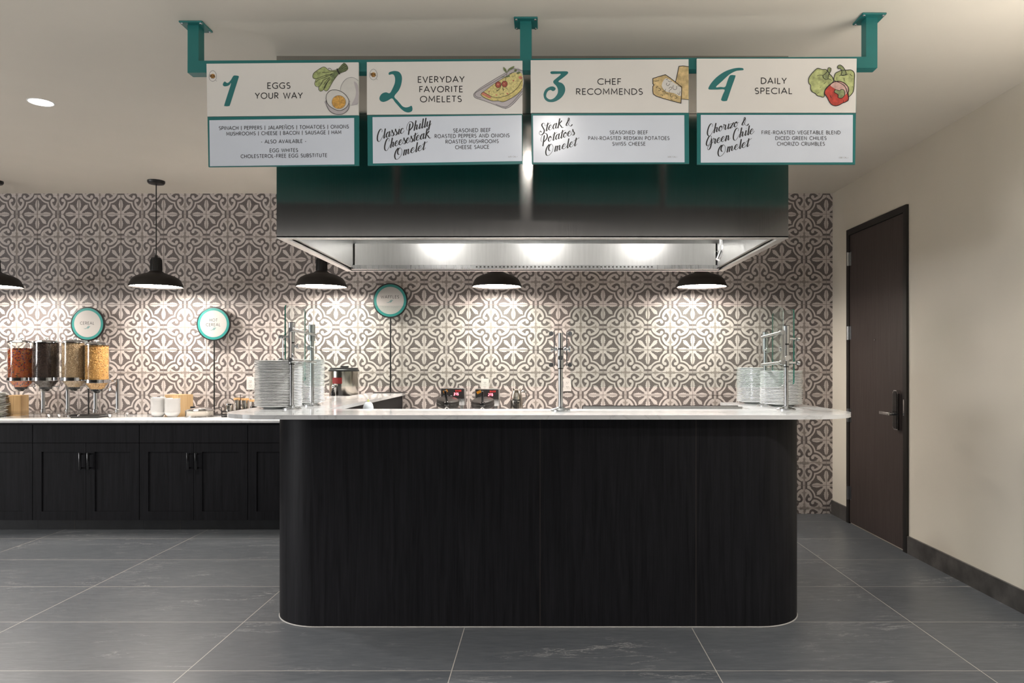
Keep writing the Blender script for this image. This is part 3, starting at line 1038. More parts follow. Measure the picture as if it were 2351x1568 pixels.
for x in (-0.78, -0.01, 0.76):
    f_ = build('lamp_housing', MB().lathe([(0.0, 2.42), (0.075, 2.42), (0.075, 2.385), (0.05, 2.375), (0, 2.375)], (x, -2.30, 0), 24), M['chrome'], hood, 40)
    l_ = bpy.data.lights.new('hood_spot', 'SPOT')
    l_.energy, l_.spot_size, l_.spot_blend, l_.shadow_soft_size, l_.color = 52, radians(104), 0.5, 0.05, (1, 0.97, 0.93)
    lo_ = bpy.data.objects.new('hood_spot', l_)
    COL.objects.link(lo_)
    lo_.location = (x, -2.30, 2.235)
    build('lamp_globe', MB().lathe([(0.045, 2.376), (0.055, 2.34), (0.055, 2.29), (0.04, 2.255), (0, 2.245)], (x, -2.30, 0), 20), M['hoodlamp'], f_, 60)
for s_, xx in ((1, hx0 + 0.064), (-1, hx1 - 0.064)):
    pl = MB()
    n = 12
    o_ = []
    for i in range(n + 1):
        a = -pi / 2 + pi * i / n
        o_.append((-2.68 + 0.055 * cos(a), 2.075 + 0.02 * sin(a)))
    o_ += [(-2.86, 2.095), (-2.86, 2.055)]
    pl.add([(xx, a, b) for a, b in o_] + [(xx + 0.006 * s_, a, b) for a, b in o_],
           [tuple(range(len(o_))), tuple(range(len(o_), 2 * len(o_)))[::-1]] + [(i, (i + 1) % len(o_), (i + 1) % len(o_) + len(o_), i + len(o_)) for i in range(len(o_))])
    fixnormals(build('end_handle', pl, M['nickel'], hood))
nz = at(1655, 548, Y=-2.15)
zz = MB().cyl((nz.x, nz.y, 2.42), (nz.x, nz.y, 2.075), 0.010, n=14)
zz.cyl((nz.x, nz.y, 2.085), (nz.x, nz.y, 2.055), 0.014, n=6)
zz.cyl((nz.x, nz.y, 2.06), (nz.x - 0.004, nz.y, 2.045), 0.010, n=12)
zz.cyl((nz.x + 0.002, nz.y, 2.048), (nz.x - 0.022, nz.y - 0.01, 1.995), 0.013, n=14)
nzo = build('spray_nozzle', zz, M['chrome'], hood, 40)
build('nozzle_wire', MB().tube([(nz.x - 0.008, nz.y, 2.045), (nz.x - 0.03, nz.y, 2.047), (nz.x - 0.037, nz.y, 2.035), (nz.x - 0.036, nz.y, 2.02)], 0.0012, 6), M['chrome'], nzo)

# ================================================================== MENU SIGNS AND THEIR RAIL
YS, KS = -3.375, -0.025


def S(px, py, off=0.0):
    """point on the (slightly turned) plane of the menu signs; off = metres towards the room"""
    a, b = (px - CX) / F, -(py - CY) / F
    t = (D + YS - off) / (1 - KS * a)
    return Vector((a * t, -D + t, H + b * t))


def slab_px(mb, corners, off, th, mi=0):
    """thin board whose front corners are seen at the given pixels (TL, TR, BR, BL)"""
    fr = [S(x, y, off) for x, y in corners]
    nb = Vector((-KS, 1, 0)).normalized() * th
    bk = [p + nb for p in fr]
    return mb.add(fr + bk, [(0, 3, 2, 1), (4, 5, 6, 7), (0, 1, 5, 4), (1, 2, 6, 5), (2, 3, 7, 6), (3, 0, 4, 7)], mi)


rail = thing('sign_rail', 'teal square steel tube on three ceiling posts carrying the menu signs', 'bracket', tuple(S(1207, 150)))
RO, RT = -0.014, 0.052
build('cross_tube', slab_px(MB(), [(430.5, 139.5), (2014.5, 130), (2014.5, 155.5), (430.5, 167)], RO, RT), M['teal'], rail)
for pa, pb, pt in ((430.6, 456, 139.4), (1194, 1220, 134.9), (1988.5, 2014.5, 130.2)):
    p0, p1 = S(pa, pt, RO), S(pb, pt, RO)
    nb = Vector((-KS, 1, 0)).normalized() * RT
    mb = MB()
    mb.add([p0, p1, p1 + nb, p0 + nb] + [Vector((q.x, q.y, ZC - 0.005)) for q in (p0, p1, p1 + nb, p0 + nb)],
           [(0, 3, 2, 1), (4, 5, 6, 7), (0, 1, 5, 4), (1, 2, 6, 5), (2, 3, 7, 6), (3, 0, 4, 7)])
    po = build('post', mb, M['teal'], rail)
    c_ = (p0 + p1 + nb) / 2
    c_ = (p0 + p1) / 2 + nb / 2
    cp = build('ceiling_plate', MB().box(c_.x - 0.053, c_.x + 0.053, c_.y - 0.055, c_.y + 0.055, ZC - 0.008, ZC, bev=0.003), M['teal'], po)
    for dx in (-1, 1):
        for dy in (-1, 1):
            build('bolt', MB().lathe([(0, ZC - 0.013), (0.005, ZC - 0.012), (0.006, ZC - 0.008), (0, ZC - 0.008)], (c_.x + dx * 0.042, c_.y + dy * 0.043, 0), 8), M['chrome'], cp)

SIGNS = []


def sign(label, head, frame, sheet):
    c = S((head[0][0] + head[1][0]) / 2, head[0][1])
    t = thing('menu_sign', label, 'sign', tuple(c), 'numbered menu signs above the counter')
    build('back_board', slab_px(MB(), [head[0], head[1], frame[2], frame[3]], -0.0095, 0.0035), M['teal'], t)
    h_ = build('header_board', slab_px(MB(), head, 0.002, 0.0112), M['signwhite'], t)
    f_ = build('insert_frame', slab_px(MB(), frame, 0.0, 0.0092), M['teal'], t)
    s_ = build('insert_sheet', slab_px(MB(), sheet, 0.0012, 0.0011), M['sheet'], f_)
    return t, h_, s_


def on_head(x, y, lay):
    return S(x, y, 0.0025 + 0.0003 * lay)


def on_sheet(x, y, lay):
    return S(x, y, 0.0016 + 0.0003 * lay)


def zpx(ox, oy, k, pts):
    return [(ox + a / k, oy + b / k) for a, b in pts]


def numeral(parent, pts, sm=4):
    d = Draw(on_head)
    d.poly(pts, 0, 0, sm)
    build('numeral', d.mb, M['teal_print'], parent)


def lettering(parent, fn, lines, cap, wt=0.155):
    d = Draw(fn)
    for l in lines:
        text(d, *l, cap=cap, wt=wt)
    return build('lettering', d.mb, M['ink'], parent)


def seal(parent, cx, cy):
    d = Draw(on_head)
    d.poly([(cx + 8.6 * cos(a) * (1 - 0.10 * -sin(a)), cy - 12.2 * sin(a)) for a in [2 * pi * i / 28 for i in range(28)]], 0, 0)
    d.stroke([(cx + 8.6 * cos(a) * (1 + 0.10 * sin(-a)), cy - 12.2 * sin(a)) for a in [2 * pi * i / 28 for i in range(29)]], 1.0, 1, 1, cap=False)
    d.disc(cx, cy + 0.5, 5.4, 5.4, 0, 2, 1)
    text(d, 'REAL', cx - 6.4, cx + 6.4, cy + 2.6, cap=5.2, wt=0.24, mi=3, lay=2, gap=0.10)
    d.stroke([(cx - 3, cy + 5), (cx + 3, cy + 5)], 1.4, 3, 2)
    d.stroke([(cx + 7, cy + 10), (cx + 9, cy + 12)], 0.8, 1, 1)
    build('seal', d.mb, [M['signwhite'], M['inkgrey'], M['orangeprint'], M['brownprint']], parent)


# sign 1
t1, h1, s1 = sign('menu sign numbered 1 reading EGGS YOUR WAY', [(474, 146.3), (823, 143), (823, 264.5), (476, 267.4)],
                  [(477.3, 268.6), (824.2, 265.2), (824.2, 380), (478.6, 383.4)], [(480.6, 276), (813, 270.8), (813.5, 377.3), (481.8, 381.7)])
numeral(h1, zpx(470, 140, 13.06, [(870, 440), (930, 435), (1000, 445), (1025, 470), (1010, 520), (890, 900), (760, 1310), (730, 1350), (660, 1358), (600, 1350), (585, 1325), (690, 990), (790, 670), (740, 720), (680, 750), (600, 762), (550, 735), (545, 690), (570, 640), (605, 615), (640, 640), (680, 658), (730, 630), (790, 560), (830, 490)]), 3)
lettering(h1, on_head, [('EGGS', 613.4, 666.7, 203.2, 202.8), ('YOUR WAY', 585.5, 694.8, 226.3, 225.6)], 12.9)
lettering(s1, on_sheet, [('SPINACH | PEPPERS | JALAPEÑOS | TOMATOES | ONIONS', 502.6, 800.7, 298.2, 294.4), ('MUSHROOMS | CHEESE | BACON | SAUSAGE | HAM', 519.5, 783.6, 311, 307.3),
                         ('- ALSO AVAILABLE -', 599, 703.2, 329, 327.6), ('EGG WHITES', 619, 684, 349.3, 348.5), ('CHOLESTEROL-FREE EGG SUBSTITUTE', 552.6, 751, 362.8, 360.2)], 7.7)
seal(h1, 488.4, 174.4)
d = Draw(on_head)
Z1 = lambda p: zpx(700, 130, 11.2, p)
# spinach bunch
d.poly(Z1([(200, 500), (230, 420), (350, 330), (460, 268), (530, 280), (600, 340), (700, 360), (830, 330), (1000, 160), (1100, 260), (1090, 350), (890, 430), (800, 540), (690, 690), (600, 850), (540, 885), (490, 850), (440, 890), (370, 860), (350, 780), (280, 750), (250, 690), (280, 600), (220, 560)]), 0, 0, 3)
d.poly(Z1([(640, 470), (840, 340), (1000, 170), (1100, 270), (1080, 350), (880, 430), (760, 570), (640, 700), (700, 560)]), 1, 1, 3)
for p in ([(200, 500), (230, 420), (350, 330), (460, 268), (530, 280), (600, 340), (700, 360), (830, 330)], [(200, 500), (220, 560), (330, 560), (500, 490), (700, 440)],
          [(280, 600), (250, 690), (280, 760), (360, 775), (420, 700), (480, 600), (620, 540)], [(360, 780), (350, 840), (400, 890), (470, 850), (540, 700), (640, 580)],
          [(490, 850), (540, 885), (600, 850), (670, 720), (760, 570), (880, 430)], [(500, 820), (560, 690), (650, 570)], [(600, 320), (620, 295), (660, 310), (700, 360)],
          [(280, 660), (360, 590), (520, 530), (700, 450)], [(480, 720), (560, 620), (640, 540)], [(450, 410), (600, 400), (820, 370)]):
    d.stroke(Z1(p), 0.95, 2, 2, 4)
for p in ([(830, 340), (1000, 165)], [(850, 350), (1040, 190)], [(870, 370), (1075, 230)], [(880, 390), (1095, 290)], [(890, 410), (1085, 345)], [(900, 430), (1060, 370)], [(1000, 160), (1060, 200), (1105, 280), (1075, 350)]):
    d.stroke(Z1(p), 0.8, 2, 2, 3)
d.stroke(Z1([(830, 320), (850, 380), (890, 440)]), 3.0, 2, 3, 3)
# whole egg behind, half egg in front
d.poly(Z1([(912, 860), (935, 740), (1000, 630), (1090, 560), (1200, 530), (1290, 560), (1372, 620), (1372, 1190), (1280, 1240), (1170, 1250), (1050, 1180), (950, 1050)]), 3, 0, 3)
d.poly(Z1([(1260, 640), (1372, 760), (1372, 1190), (1280, 1240), (1200, 1235), (1290, 1050), (1310, 860)]), 4, 1, 3)
d.stroke(Z1([(912, 860), (935, 740), (1000, 630), (1090, 560), (1200, 530), (1290, 560), (1370, 622)]), 0.9, 5, 2, 4)
d.stroke(Z1([(1370, 1190), (1280, 1240), (1170, 1254)]), 0.7, 5, 2, 3)
d.poly(Z1([(540, 1130), (560, 1260), (640, 1400), (760, 1470), (890, 1488), (1020, 1450), (1120, 1340), (1142, 1200), (1130, 1130)]), 4, 3, 3)
d.poly(Z1([(540, 1080), (560, 970), (640, 880), (750, 856), (880, 875), (1010, 950), (1100, 1060), (1132, 1160), (1080, 1290), (960, 1370), (850, 1385), (700, 1320), (590, 1220)]), 3, 4, 3)
d.disc(*Z1([(872, 1170)])[0], 16.0, 15.4, 0, 6, 5)
EGO = [(540, 1080), (560, 970), (640, 880), (750, 856), (880, 875), (1010, 950), (1100, 1060), (1132, 1160), (1080, 1290), (960, 1370), (850, 1385), (700, 1320), (590, 1220), (540, 1080)]
d.stroke(Z1(EGO), 1.1, 2, 6, 4)
d.stroke(Z1([(540, 1130), (560, 1260), (640, 1400), (760, 1470), (890, 1488), (1020, 1450), (1120, 1340), (1142, 1200)]), 1.0, 2, 6, 4)
yc = Z1([(872, 1170)])[0]
d.stroke([(yc[0] + 16.2 * cos(a), yc[1] + 15.6 * sin(a)) for a in [2 * pi * i / 26 for i in range(27)]], 0.8, 5, 6, cap=False)
build('illustration', d.mb, [M['leaf'], M['leafdark'], M['ink'], M['eggwhite'], M['eggshade'], M['inkgrey'], M['yolk']], h1)

# sign 2
t2, h2, s2 = sign('menu sign numbered 2 reading EVERYDAY FAVORITE OMELETS', [(842.2, 142.6), (1199.3, 139.4), (1199.3, 261.2), (842.4, 263.4)],
                  [(843.5, 265), (1198.6, 262.3), (1199.5, 376), (844.2, 379.9)], [(855.2, 268.9), (1197.7, 264.4), (1198.6, 369.7), (856.2, 375.3)])
numeral(h2, zpx(850, 150, 13.06, [(550, 240), (575, 205), (650, 180), (740, 168), (850, 190), (920, 260), (952, 370), (945, 480), (915, 620), (850, 760), (722, 932), (810, 1045), (900, 1150), (960, 1220), (1030, 1255), (1100, 1260), (1170, 1240), (1230, 1212), (1255, 1240), (1268, 1310), (1250, 1370), (1190, 1405), (1110, 1410), (1020, 1380), (920, 1300), (830, 1200), (740, 1100), (655, 990), (530, 1055), (430, 1092), (370, 1095), (310, 1070), (275, 1010), (290, 930), (340, 860), (410, 820), (490, 810), (588, 832), (680, 670), (735, 530), (745, 400), (720, 310), (680, 270), (630, 270), (580, 285), (555, 275)]), 3)
lettering(h2, on_head, [('EVERYDAY', 959, 1066.3, 189.2, 188.4), ('FAVORITE', 962.4, 1062.5, 211.6, 211), ('OMELETS', 964.2, 1060, 234.2, 233.5)], 13.0)
lettering(s2, on_sheet, [('SEASONED BEEF', 1040.5, 1126.3, 303.6, 302.5), ('ROASTED PEPPERS AND ONIONS', 997.9, 1169.7, 316.8, 314.8), ('ROASTED MUSHROOMS', 1022.9, 1144.7, 329.3, 328), ('CHEESE SAUCE', 1045, 1123, 342.1, 341)], 8.0)
d = Draw(on_sheet)
text(d, '(610 CAL.)', 1166.6, 1187.5, 361.5, 361, cap=3.2, wt=0.14)
build('calories', d.mb, M['inkgrey'], s2)
d = Draw(on_sheet)
script(d, 'Classic Philly', 865.8, 989, 883, 316.9, 11.6)
script(d, 'Cheesesteak', 882.6, 987, 899.1, 338, 11.6)
script(d, 'Omelet', 906, 976, 929.3, 355.5, 11.6)
build('script_lettering', d.mb, M['ink'], s2)
seal(h2, 857.3, 171)
d = Draw(on_head)
Z2 = lambda p: zpx(1080, 140, 13.06, p)
d.poly(Z2([(100, 1020), (130, 950), (450, 720), (900, 450), (1250, 240), (1555, 285), (1555, 990), (1120, 1400), (980, 1410), (400, 1190), (150, 1100)]), 3, 0, 2)
for p in ([(1555, 285), (1420, 265), (1250, 230), (1060, 350), (700, 560), (300, 810), (130, 950), (95, 1020), (150, 1105), (400, 1190), (700, 1300), (980, 1410), (1110, 1405), (1250, 1320), (1555, 990)],
          [(1100, 380), (750, 600), (330, 840), (150, 960), (140, 1030), (200, 1080), (320, 1110)], [(760, 1300), (980, 1375), (1110, 1360), (1300, 1200), (1555, 900)]):
    d.stroke(Z2(p), 0.8, 4, 1, 4)
d.poly(Z2([(310, 1010), (330, 960), (420, 900), (740, 660), (1050, 480), (1250, 360), (1450, 350), (1555, 420), (1555, 830), (1400, 1000), (1200, 1120), (980, 1225), (840, 1200), (680, 1200), (560, 1160), (400, 1090)]), 1, 2, 3)
d.poly(Z2([(420, 920), (740, 660), (1050, 480), (1250, 360), (1450, 350), (1555, 420), (1555, 580), (1480, 700), (1350, 860), (1150, 1010), (900, 1080), (700, 1085), (540, 1020)]), 0, 3, 3)
d.poly(Z2([(330, 990), (390, 940), (480, 970), (620, 1080), (580, 1120), (450, 1060)]), 2, 4, 3)
for c_, r_ in (((1500, 500), 4.5), ((1290, 590), 2.2), ((1110, 980), 2.4), ((780, 1020), 2.0), ((560, 920), 2.0)):
    d.disc(*Z2([c_])[0], r_, r_ * .8, 0.4, 2, 4, 12)
for p, w in (([(390, 930), (500, 990), (650, 1070), (820, 1095), (1050, 1050), (1260, 940), (1420, 790), (1540, 600)], 0.9), ([(310, 1010), (400, 1090), (560, 1165), (680, 1200), (840, 1195), (980, 1225), (1200, 1130), (1400, 1000), (1555, 830)], 0.9),
             ([(400, 920), (740, 665), (1050, 480), (1250, 360)], 0.7), ([(320, 1000), (350, 950), (400, 925)], 0.9)):
    d.stroke(Z2(p), w, 4, 5, 4)
for c_ in ((835, 710), (1025, 690)):
    q_ = Z2([c_])[0]
    d.disc(q_[0], q_[1], 6.6, 7.2, 0.2, 5, 6)
    d.stroke([(q_[0] + 6.6 * cos(a), q_[1] + 7.2 * sin(a)) for a in [2 * pi * i / 20 for i in range(21)]], 0.7, 4, 7, cap=False)
    d.disc(q_[0] - 0.5, q_[1] - 0.5, 2.8, 2.2, 0.2, 2, 7, 10)
for p in ([(1090, 360), (1000, 280), (985, 180), (1060, 240), (1095, 350)], [(1100, 350), (1150, 230), (1310, 150), (1280, 230), (1170, 280)], [(1060, 480), (950, 470), (960, 500)], [(1080, 480), (1130, 420), (1190, 450), (1120, 490)],
          [(1310, 300), (1340, 240), (1390, 250), (1370, 320)], [(1380, 370), (1450, 310), (1500, 340), (1450, 390)], [(780, 900), (860, 850), (900, 800)], [(980, 880), (980, 800)], [(1110, 850), (1070, 800)]):
    d.poly(Z2(p), 6, 6, 3) if len(p) > 3 else d.stroke(Z2(p), 1.2, 6, 6, 3)
for p in ([(1050, 620), (1070, 480), (1100, 360)], [(1170, 390), (1330, 310), (1400, 260), (1555, 290)], [(770, 830), (800, 910), (870, 830)], [(960, 800), (990, 890), (1000, 840)], [(1230, 470), (1340, 440)], [(890, 1010), (920, 980), (1000, 970)]):
    d.stroke(Z2(p), 0.6, 4, 7, 3)
for c_ in ((520, 880), (630, 930), (910, 930), (560, 970), (1180, 650), (1420, 620), (1240, 830), (700, 900), (1330, 700)):
    d.disc(*Z2([c_])[0], 0.8, 0.5, 0.8, 6, 6, 8)
build('illustration', d.mb, [M['omelet'], M['omeletrim'], M['ham'], M['eggshade'], M['ink'], M['tomato'], M['leafdark']], h2)

# sign 3
t3, h3, s3 = sign('menu sign numbered 3 reading CHEF RECOMMENDS', [(1218.3, 138.3), (1580.9, 135.9), (1580.9, 258.7), (1218.3, 259)],
                  [(1220, 261), (1581.4, 259.5), (1582.3, 375.6), (1220.7, 376.6)], [(1223.6, 265.3), (1571, 264.4), (1571.7, 372.6), (1224.6, 372.8)])
numeral(h3, zpx(1180, 20, 4.126, [(345, 604), (358, 593), (430, 593), (500, 593), (513, 605), (505, 620), (460, 658), (420, 690), (455, 705), (480, 735), (485, 775), (470, 815), (440, 850), (400, 875), (360, 885), (320, 880), (290, 855), (280, 815), (290, 780), (310, 755), (345, 738), (375, 738), (395, 755), (385, 775), (365, 780), (348, 770), (325, 778), (310, 800), (305, 830), (320, 850), (345, 860), (375, 850), (400, 825), (415, 795), (415, 760), (400, 730), (378, 708), (372, 690), (385, 672), (445, 621), (400, 618), (355, 618)]), 3)
lettering(h3, on_head, [('CHEF', 1371.5, 1426, 193.8), ('RECOMMENDS', 1322.3, 1475.7, 216.8)], 13.0)
lettering(s3, on_sheet, [('SEASONED BEEF', 1399.8, 1487.3, 307.7), ('PAN-ROASTED REDSKIN POTATOES', 1350.4, 1537, 321), ('SWISS CHEESE', 1405.9, 1481.8, 333.9)], 7.6)
d = Draw(on_sheet)
text(d, '(600 CAL.)', 1532.7, 1554.5, 361.7, cap=3.2, wt=0.14)
build('calories', d.mb, M['inkgrey'], s3)
d = Draw(on_sheet)
script(d, 'Steak &', 1238.5, 1313, 1255.7, 300.4, 11.4)
script(d, 'Potatoes', 1242.5, 1319, 1272.3, 321.8, 11.4)
script(d, 'Omelet', 1252.8, 1324, 1276.8, 346.6, 11.4)
build('script_lettering', d.mb, M['ink'], s3)
d = Draw(on_head)
Z3 = lambda p: zpx(1480, 140, 14.26, p)
d.poly(Z3([(1120, 170), (1260, 160), (1440, 180), (1440, 1270), (1220, 1250), (1010, 690)]), 0, 0)
d.poly(Z3([(270, 570), (680, 445), (1010, 690), (1215, 850), (1190, 1385), (900, 1310), (380, 1150), (270, 1070), (265, 830), (310, 780), (262, 740)]), 0, 1)
d.poly(Z3([(700, 560), (1000, 740), (1190, 880), (1180, 1150), (950, 1050), (700, 1000), (560, 800)]), 1, 2, 3)
for p, w in (([(270, 740), (268, 575), (430, 520), (680, 448), (830, 550), (1010, 690), (1150, 800), (1215, 850), (1205, 1120), (1190, 1385), (900, 1310), (600, 1225), (380, 1150), (285, 1085), (265, 980), (268, 830), (310, 785), (265, 745)], 1.6),
             ([(1015, 690), (1070, 430), (1125, 175), (1260, 160), (1440, 185)], 1.6), ([(1215, 1250), (1440, 1268)], 1.0)):
    d.stroke(Z3(p), w, 2, 3)
for p in ([(730, 720), (710, 770), (770, 810), (830, 740)], [(940, 800), (920, 870), (960, 930), (1040, 920), (1050, 820)], [(690, 920), (665, 980), (690, 1050), (770, 1080)], [(800, 900), (830, 860), (880, 860), (880, 910), (800, 980), (820, 1030)],
          [(860, 1080), (845, 1140), (900, 1180), (940, 1110)], [(980, 1130), (1040, 1160), (1050, 1220), (980, 1220)], [(1080, 1050), (1130, 1100), (1165, 1000)], [(460, 890), (520, 920), (510, 970), (450, 960)], [(520, 1100), (600, 1120), (570, 1150)],
          [(300, 650), (360, 660), (460, 645)], [(760, 650), (830, 680), (890, 660)], [(1085, 800), (1130, 830), (1190, 830)], [(370, 880), (430, 830)], [(560, 970), (600, 1020), (630, 970)], [(700, 600), (740, 610), (745, 580)], [(850, 1250), (910, 1280)]):
    d.stroke(Z3(p), 0.8, 2, 4, 4)
build('illustration', d.mb, [M['cheese'], M['eggwhite'], M['ink']], h3)

# sign 4
t4, h4, s4 = sign('menu sign numbered 4 reading DAILY SPECIAL', [(1600, 134.6), (1967, 134.4), (1964.5, 258.7), (1600, 258.7)],
                  [(1600.5, 260), (1964, 260), (1963.5, 377.5), (1600.5, 377.5)], [(1609, 263.8), (1958.2, 263.6), (1957.5, 372.6), (1609, 373.4)])
numeral(h4, zpx(1560, 20, 4.126, [(596, 562), (607, 572), (603, 582), (570, 585), (530, 592), (470, 625), (400, 690), (345, 742), (390, 741), (432, 741), (452, 690), (472, 640), (490, 628), (520, 630), (530, 642), (492, 750), (455, 860), (445, 873), (415, 876), (397, 868), (395, 856), (412, 810), (427, 766), (360, 766), (290, 766), (276, 761), (275, 748), (300, 705), (350, 650), (420, 600), (490, 572), (550, 560)]), 3)
lettering(h4, on_head, [('DAILY', 1746.6, 1806, 192), ('SPECIAL', 1732.6, 1818.9, 215.2)], 13.0)
lettering(s4, on_sheet, [('FIRE-ROASTED VEGETABLE BLEND', 1748.3, 1929.6, 308), ('DICED GREEN CHILIES', 1780, 1897.6, 321), ('CHORIZO CRUMBLES', 1784, 1893.7, 334)], 7.6)
d = Draw(on_sheet)
text(d, '(580 CAL.)', 1926, 1947, 363.4, cap=3.2, wt=0.14)
build('calories', d.mb, M['inkgrey'], s4)
d = Draw(on_sheet)
script(d, 'Chorizo &', 1623.7, 1717.8, 1641, 304.2, 11.4)
script(d, 'Green Chile', 1621.5, 1730.5, 1645.7, 328.8, 11.4)
script(d, 'Omelet', 1648.3, 1720, 1672.5, 348.2, 11.4)
build('script_lettering', d.mb, M['ink'], s4)
d = Draw(on_head)
Z4 = lambda p: zpx(1840, 140, 14.26, p)
PA = [(230, 650), (250, 540), (350, 400), (500, 255), (580, 245), (680, 280), (780, 275), (850, 320), (930, 430), (990, 490), (1050, 600), (1040, 680), (900, 800), (800, 900), (750, 1020), (750, 1150), (700, 1190), (620, 1160), (520, 1135), (450, 1060), (340, 1000), (300, 900), (305, 800), (250, 740)]
PB = [(1065, 640), (1070, 520), (1110, 410), (1200, 355), (1300, 310), (1420, 300), (1500, 300), (1600, 290), (1700, 340), (1745, 450), (1735, 640), (1720, 900), (1680, 1040), (1560, 1165), (1520, 1100), (1400, 800)]
PC = [(760, 1080), (770, 970), (860, 850), (960, 760), (1080, 680), (1240, 665), (1400, 720), (1520, 840), (1550, 960), (1530, 1060), (1545, 1180), (1530, 1290), (1430, 1350), (1350, 1380), (1220, 1450), (1100, 1470), (980, 1420), (900, 1310), (850, 1200)]
d.poly(Z4(PB), 0, 0, 3)
d.poly(Z4(PA), 0, 1, 3)
d.poly(Z4(PC), 1, 2, 3)
d.poly(Z4([(950, 800), (1080, 700), (1240, 685), (1400, 740), (1510, 850), (1530, 960), (1470, 1080), (1380, 1120), (1250, 1000), (1080, 900)]), 2, 3, 3)
d.poly(Z4([(690, 470), (740, 450), (850, 340), (870, 240), (920, 215), (970, 250), (960, 340), (890, 460), (870, 580), (800, 600), (740, 570)]), 3, 3, 3)
d.poly(Z4([(1180, 190), (1220, 140), (1300, 140), (1400, 240), (1470, 410), (1400, 470), (1300, 460), (1330, 350), (1270, 250), (1210, 260)]), 3, 3, 3)
d.poly(Z4([(1110, 930), (1250, 970), (1300, 930), (1390, 950), (1420, 1100), (1330, 1210), (1210, 1200), (1200, 1100), (1080, 1020)]), 3, 4)
for P_, w in ((PA, 1.5), (PB, 1.5), (PC, 1.7)):
    d.stroke(Z4(P_ + [P_[0]]), w, 4, 5, 3)
for p, w in (([(690, 470), (740, 450), (850, 340), (870, 240), (920, 215), (970, 250), (960, 340), (890, 460), (870, 580), (800, 600), (740, 570), (690, 470)], 1.1), ([(1180, 190), (1220, 140), (1300, 140), (1400, 240), (1470, 410), (1400, 470), (1300, 460), (1330, 350), (1270, 250), (1210, 260), (1180, 190)], 1.2),
             ([(1110, 930), (1250, 970), (1300, 930), (1390, 950), (1420, 1100), (1330, 1210), (1210, 1200), (1200, 1100), (1080, 1020), (1110, 930)], 1.2), ([(510, 490), (600, 460), (690, 470)], 0.9), ([(870, 590), (920, 590), (980, 640)], 0.9), ([(1240, 490), (1310, 460), (1420, 465), (1530, 420)], 1.1),
             ([(735, 755), (790, 700)], 0.9), ([(525, 1070), (565, 1030)], 0.9), ([(610, 880), (630, 850)], 0.8), ([(1150, 600), (1165, 520)], 0.9), ([(1390, 560), (1410, 660)], 0.9), ([(1590, 430), (1660, 490)], 0.9), ([(940, 1130), (980, 1210)], 0.9), ([(1380, 1370), (1370, 1290)], 1.0), ([(1660, 860), (1675, 830)], 0.8)):
    d.stroke(Z4(p), w, 4, 6, 4)
build('illustration', d.mb, [M['pepper'], M['pepperred'], M['pink'], M['stemgreen'], M['ink']], h4)

# ================================================================== ISLAND
ZT = 1.098


def corner(cx, cy, r, a0, a1, n=18):
    return [(cx + r * cos(radians(a0 + (a1 - a0) * i / n)), cy + r * sin(radians(a0 + (a1 - a0) * i / n))) for i in range(n + 1)]


isl = thing('serving_island', 'dark charcoal wood-grain serving island with rounded front corners', 'counter', (0, -2.6, 0))
fp_ = [(-1.437, -0.72)] + corner(-1.167, -2.596, 0.27, 180, 270) + corner(1.115, -2.596, 0.27, 270, 360) + [(1.385, -1.72)]
inner = [(1.235, -1.72), (1.235, -2.46), (-1.272, -2.46), (-1.272, -0.012), (-1.437, -0.012)]
ib = build('body', MB().prism(fp_ + inner, 0.004, ZT - 0.023), M['wood'], isl, 30)
cl = build('floor_caulk', MB().tube([(x * 1.0, y, 0.003) for x, y in fp_], 0.0045, 6), M['caulk'], isl)
for px in (1240, 1598):
    x = at(px, 1200, Y=-2.866).x
    build('panel_seam', MB().box(x - 0.0008, x + 0.0008, -2.8666, -2.86, 0.01, ZT - 0.024), M['seam'], isl)
top_poly = [(-1.575, -0.006), (-1.575, -0.70), (-1.715, -0.70)] + corner(-1.395, -2.598, 0.32, 180, 270) + corner(1.351, -2.598, 0.32, 270, 360) + \
    [(1.671, -1.677), (1.20, -1.677), (1.20, -2.404), (-1.246, -2.404), (-1.246, -0.006)]
ct = build('island_countertop', MB().prism(top_poly, ZT - 0.0225, ZT), M['quartz'], None, 30)
bm = bmesh.new()
bm.from_mesh(ct.data)
bmesh.ops.recalc_face_normals(bm, faces=bm.faces[:])
ed = [e for e in bm.edges if abs(e.verts[0].co.z - e.verts[1].co.z) < 1e-6]
bmesh.ops.bevel(bm, geom=ed, offset=0.003, segments=2, affect='EDGES', profile=0.5)
bm.to_mesh(ct.data)
bm.free()
tag(ct, 'white quartz U-shaped top with rounded ends on the dark serving island', 'countertop')

# ---- worktable and griddle inside the island
pt = thing('prep_table', 'stainless work table hidden behind the island front', 'table', (-0.5, -2.15, 0))
build('table_top', MB().box(-1.22, 0.18, -2.43, -1.85, 0.87, 0.90), M['nickel'], pt)
for x in (-1.18, 0.14):
    for y in (-2.40, -1.89):
        build('leg', MB().cyl((x, y, 0.0), (x, y, 0.875), 0.018, n=12), M['nickel'], pt, 40)
gx0, gx1 = at(1338, 936, Y=-2.32).x, at(1702, 936, Y=-2.32).x
gr = thing('griddle', 'flat steel griddle whose back rim shows behind the island counter', 'griddle', ((gx0 + gx1) / 2, -2.1, 0))
build('body', MB().box(gx0, gx1, -2.34, -1.80, 0.62, 0.93), M['nickel'], gr)
build('cooking_plate', MB().box(gx0 + 0.02, gx1 - 0.02, -2.31, -1.85, 0.931, 0.945), M['iron'], gr)
build('splash_guard', MB().box(gx0, gx1, -2.345, -2.337, 0.90, 1.1085), M['steel_in'], gr)
build('splash_guard', MB().box(gx0, gx1, -2.250, -2.244, 0.93, 1.108), M['iron'], gr)
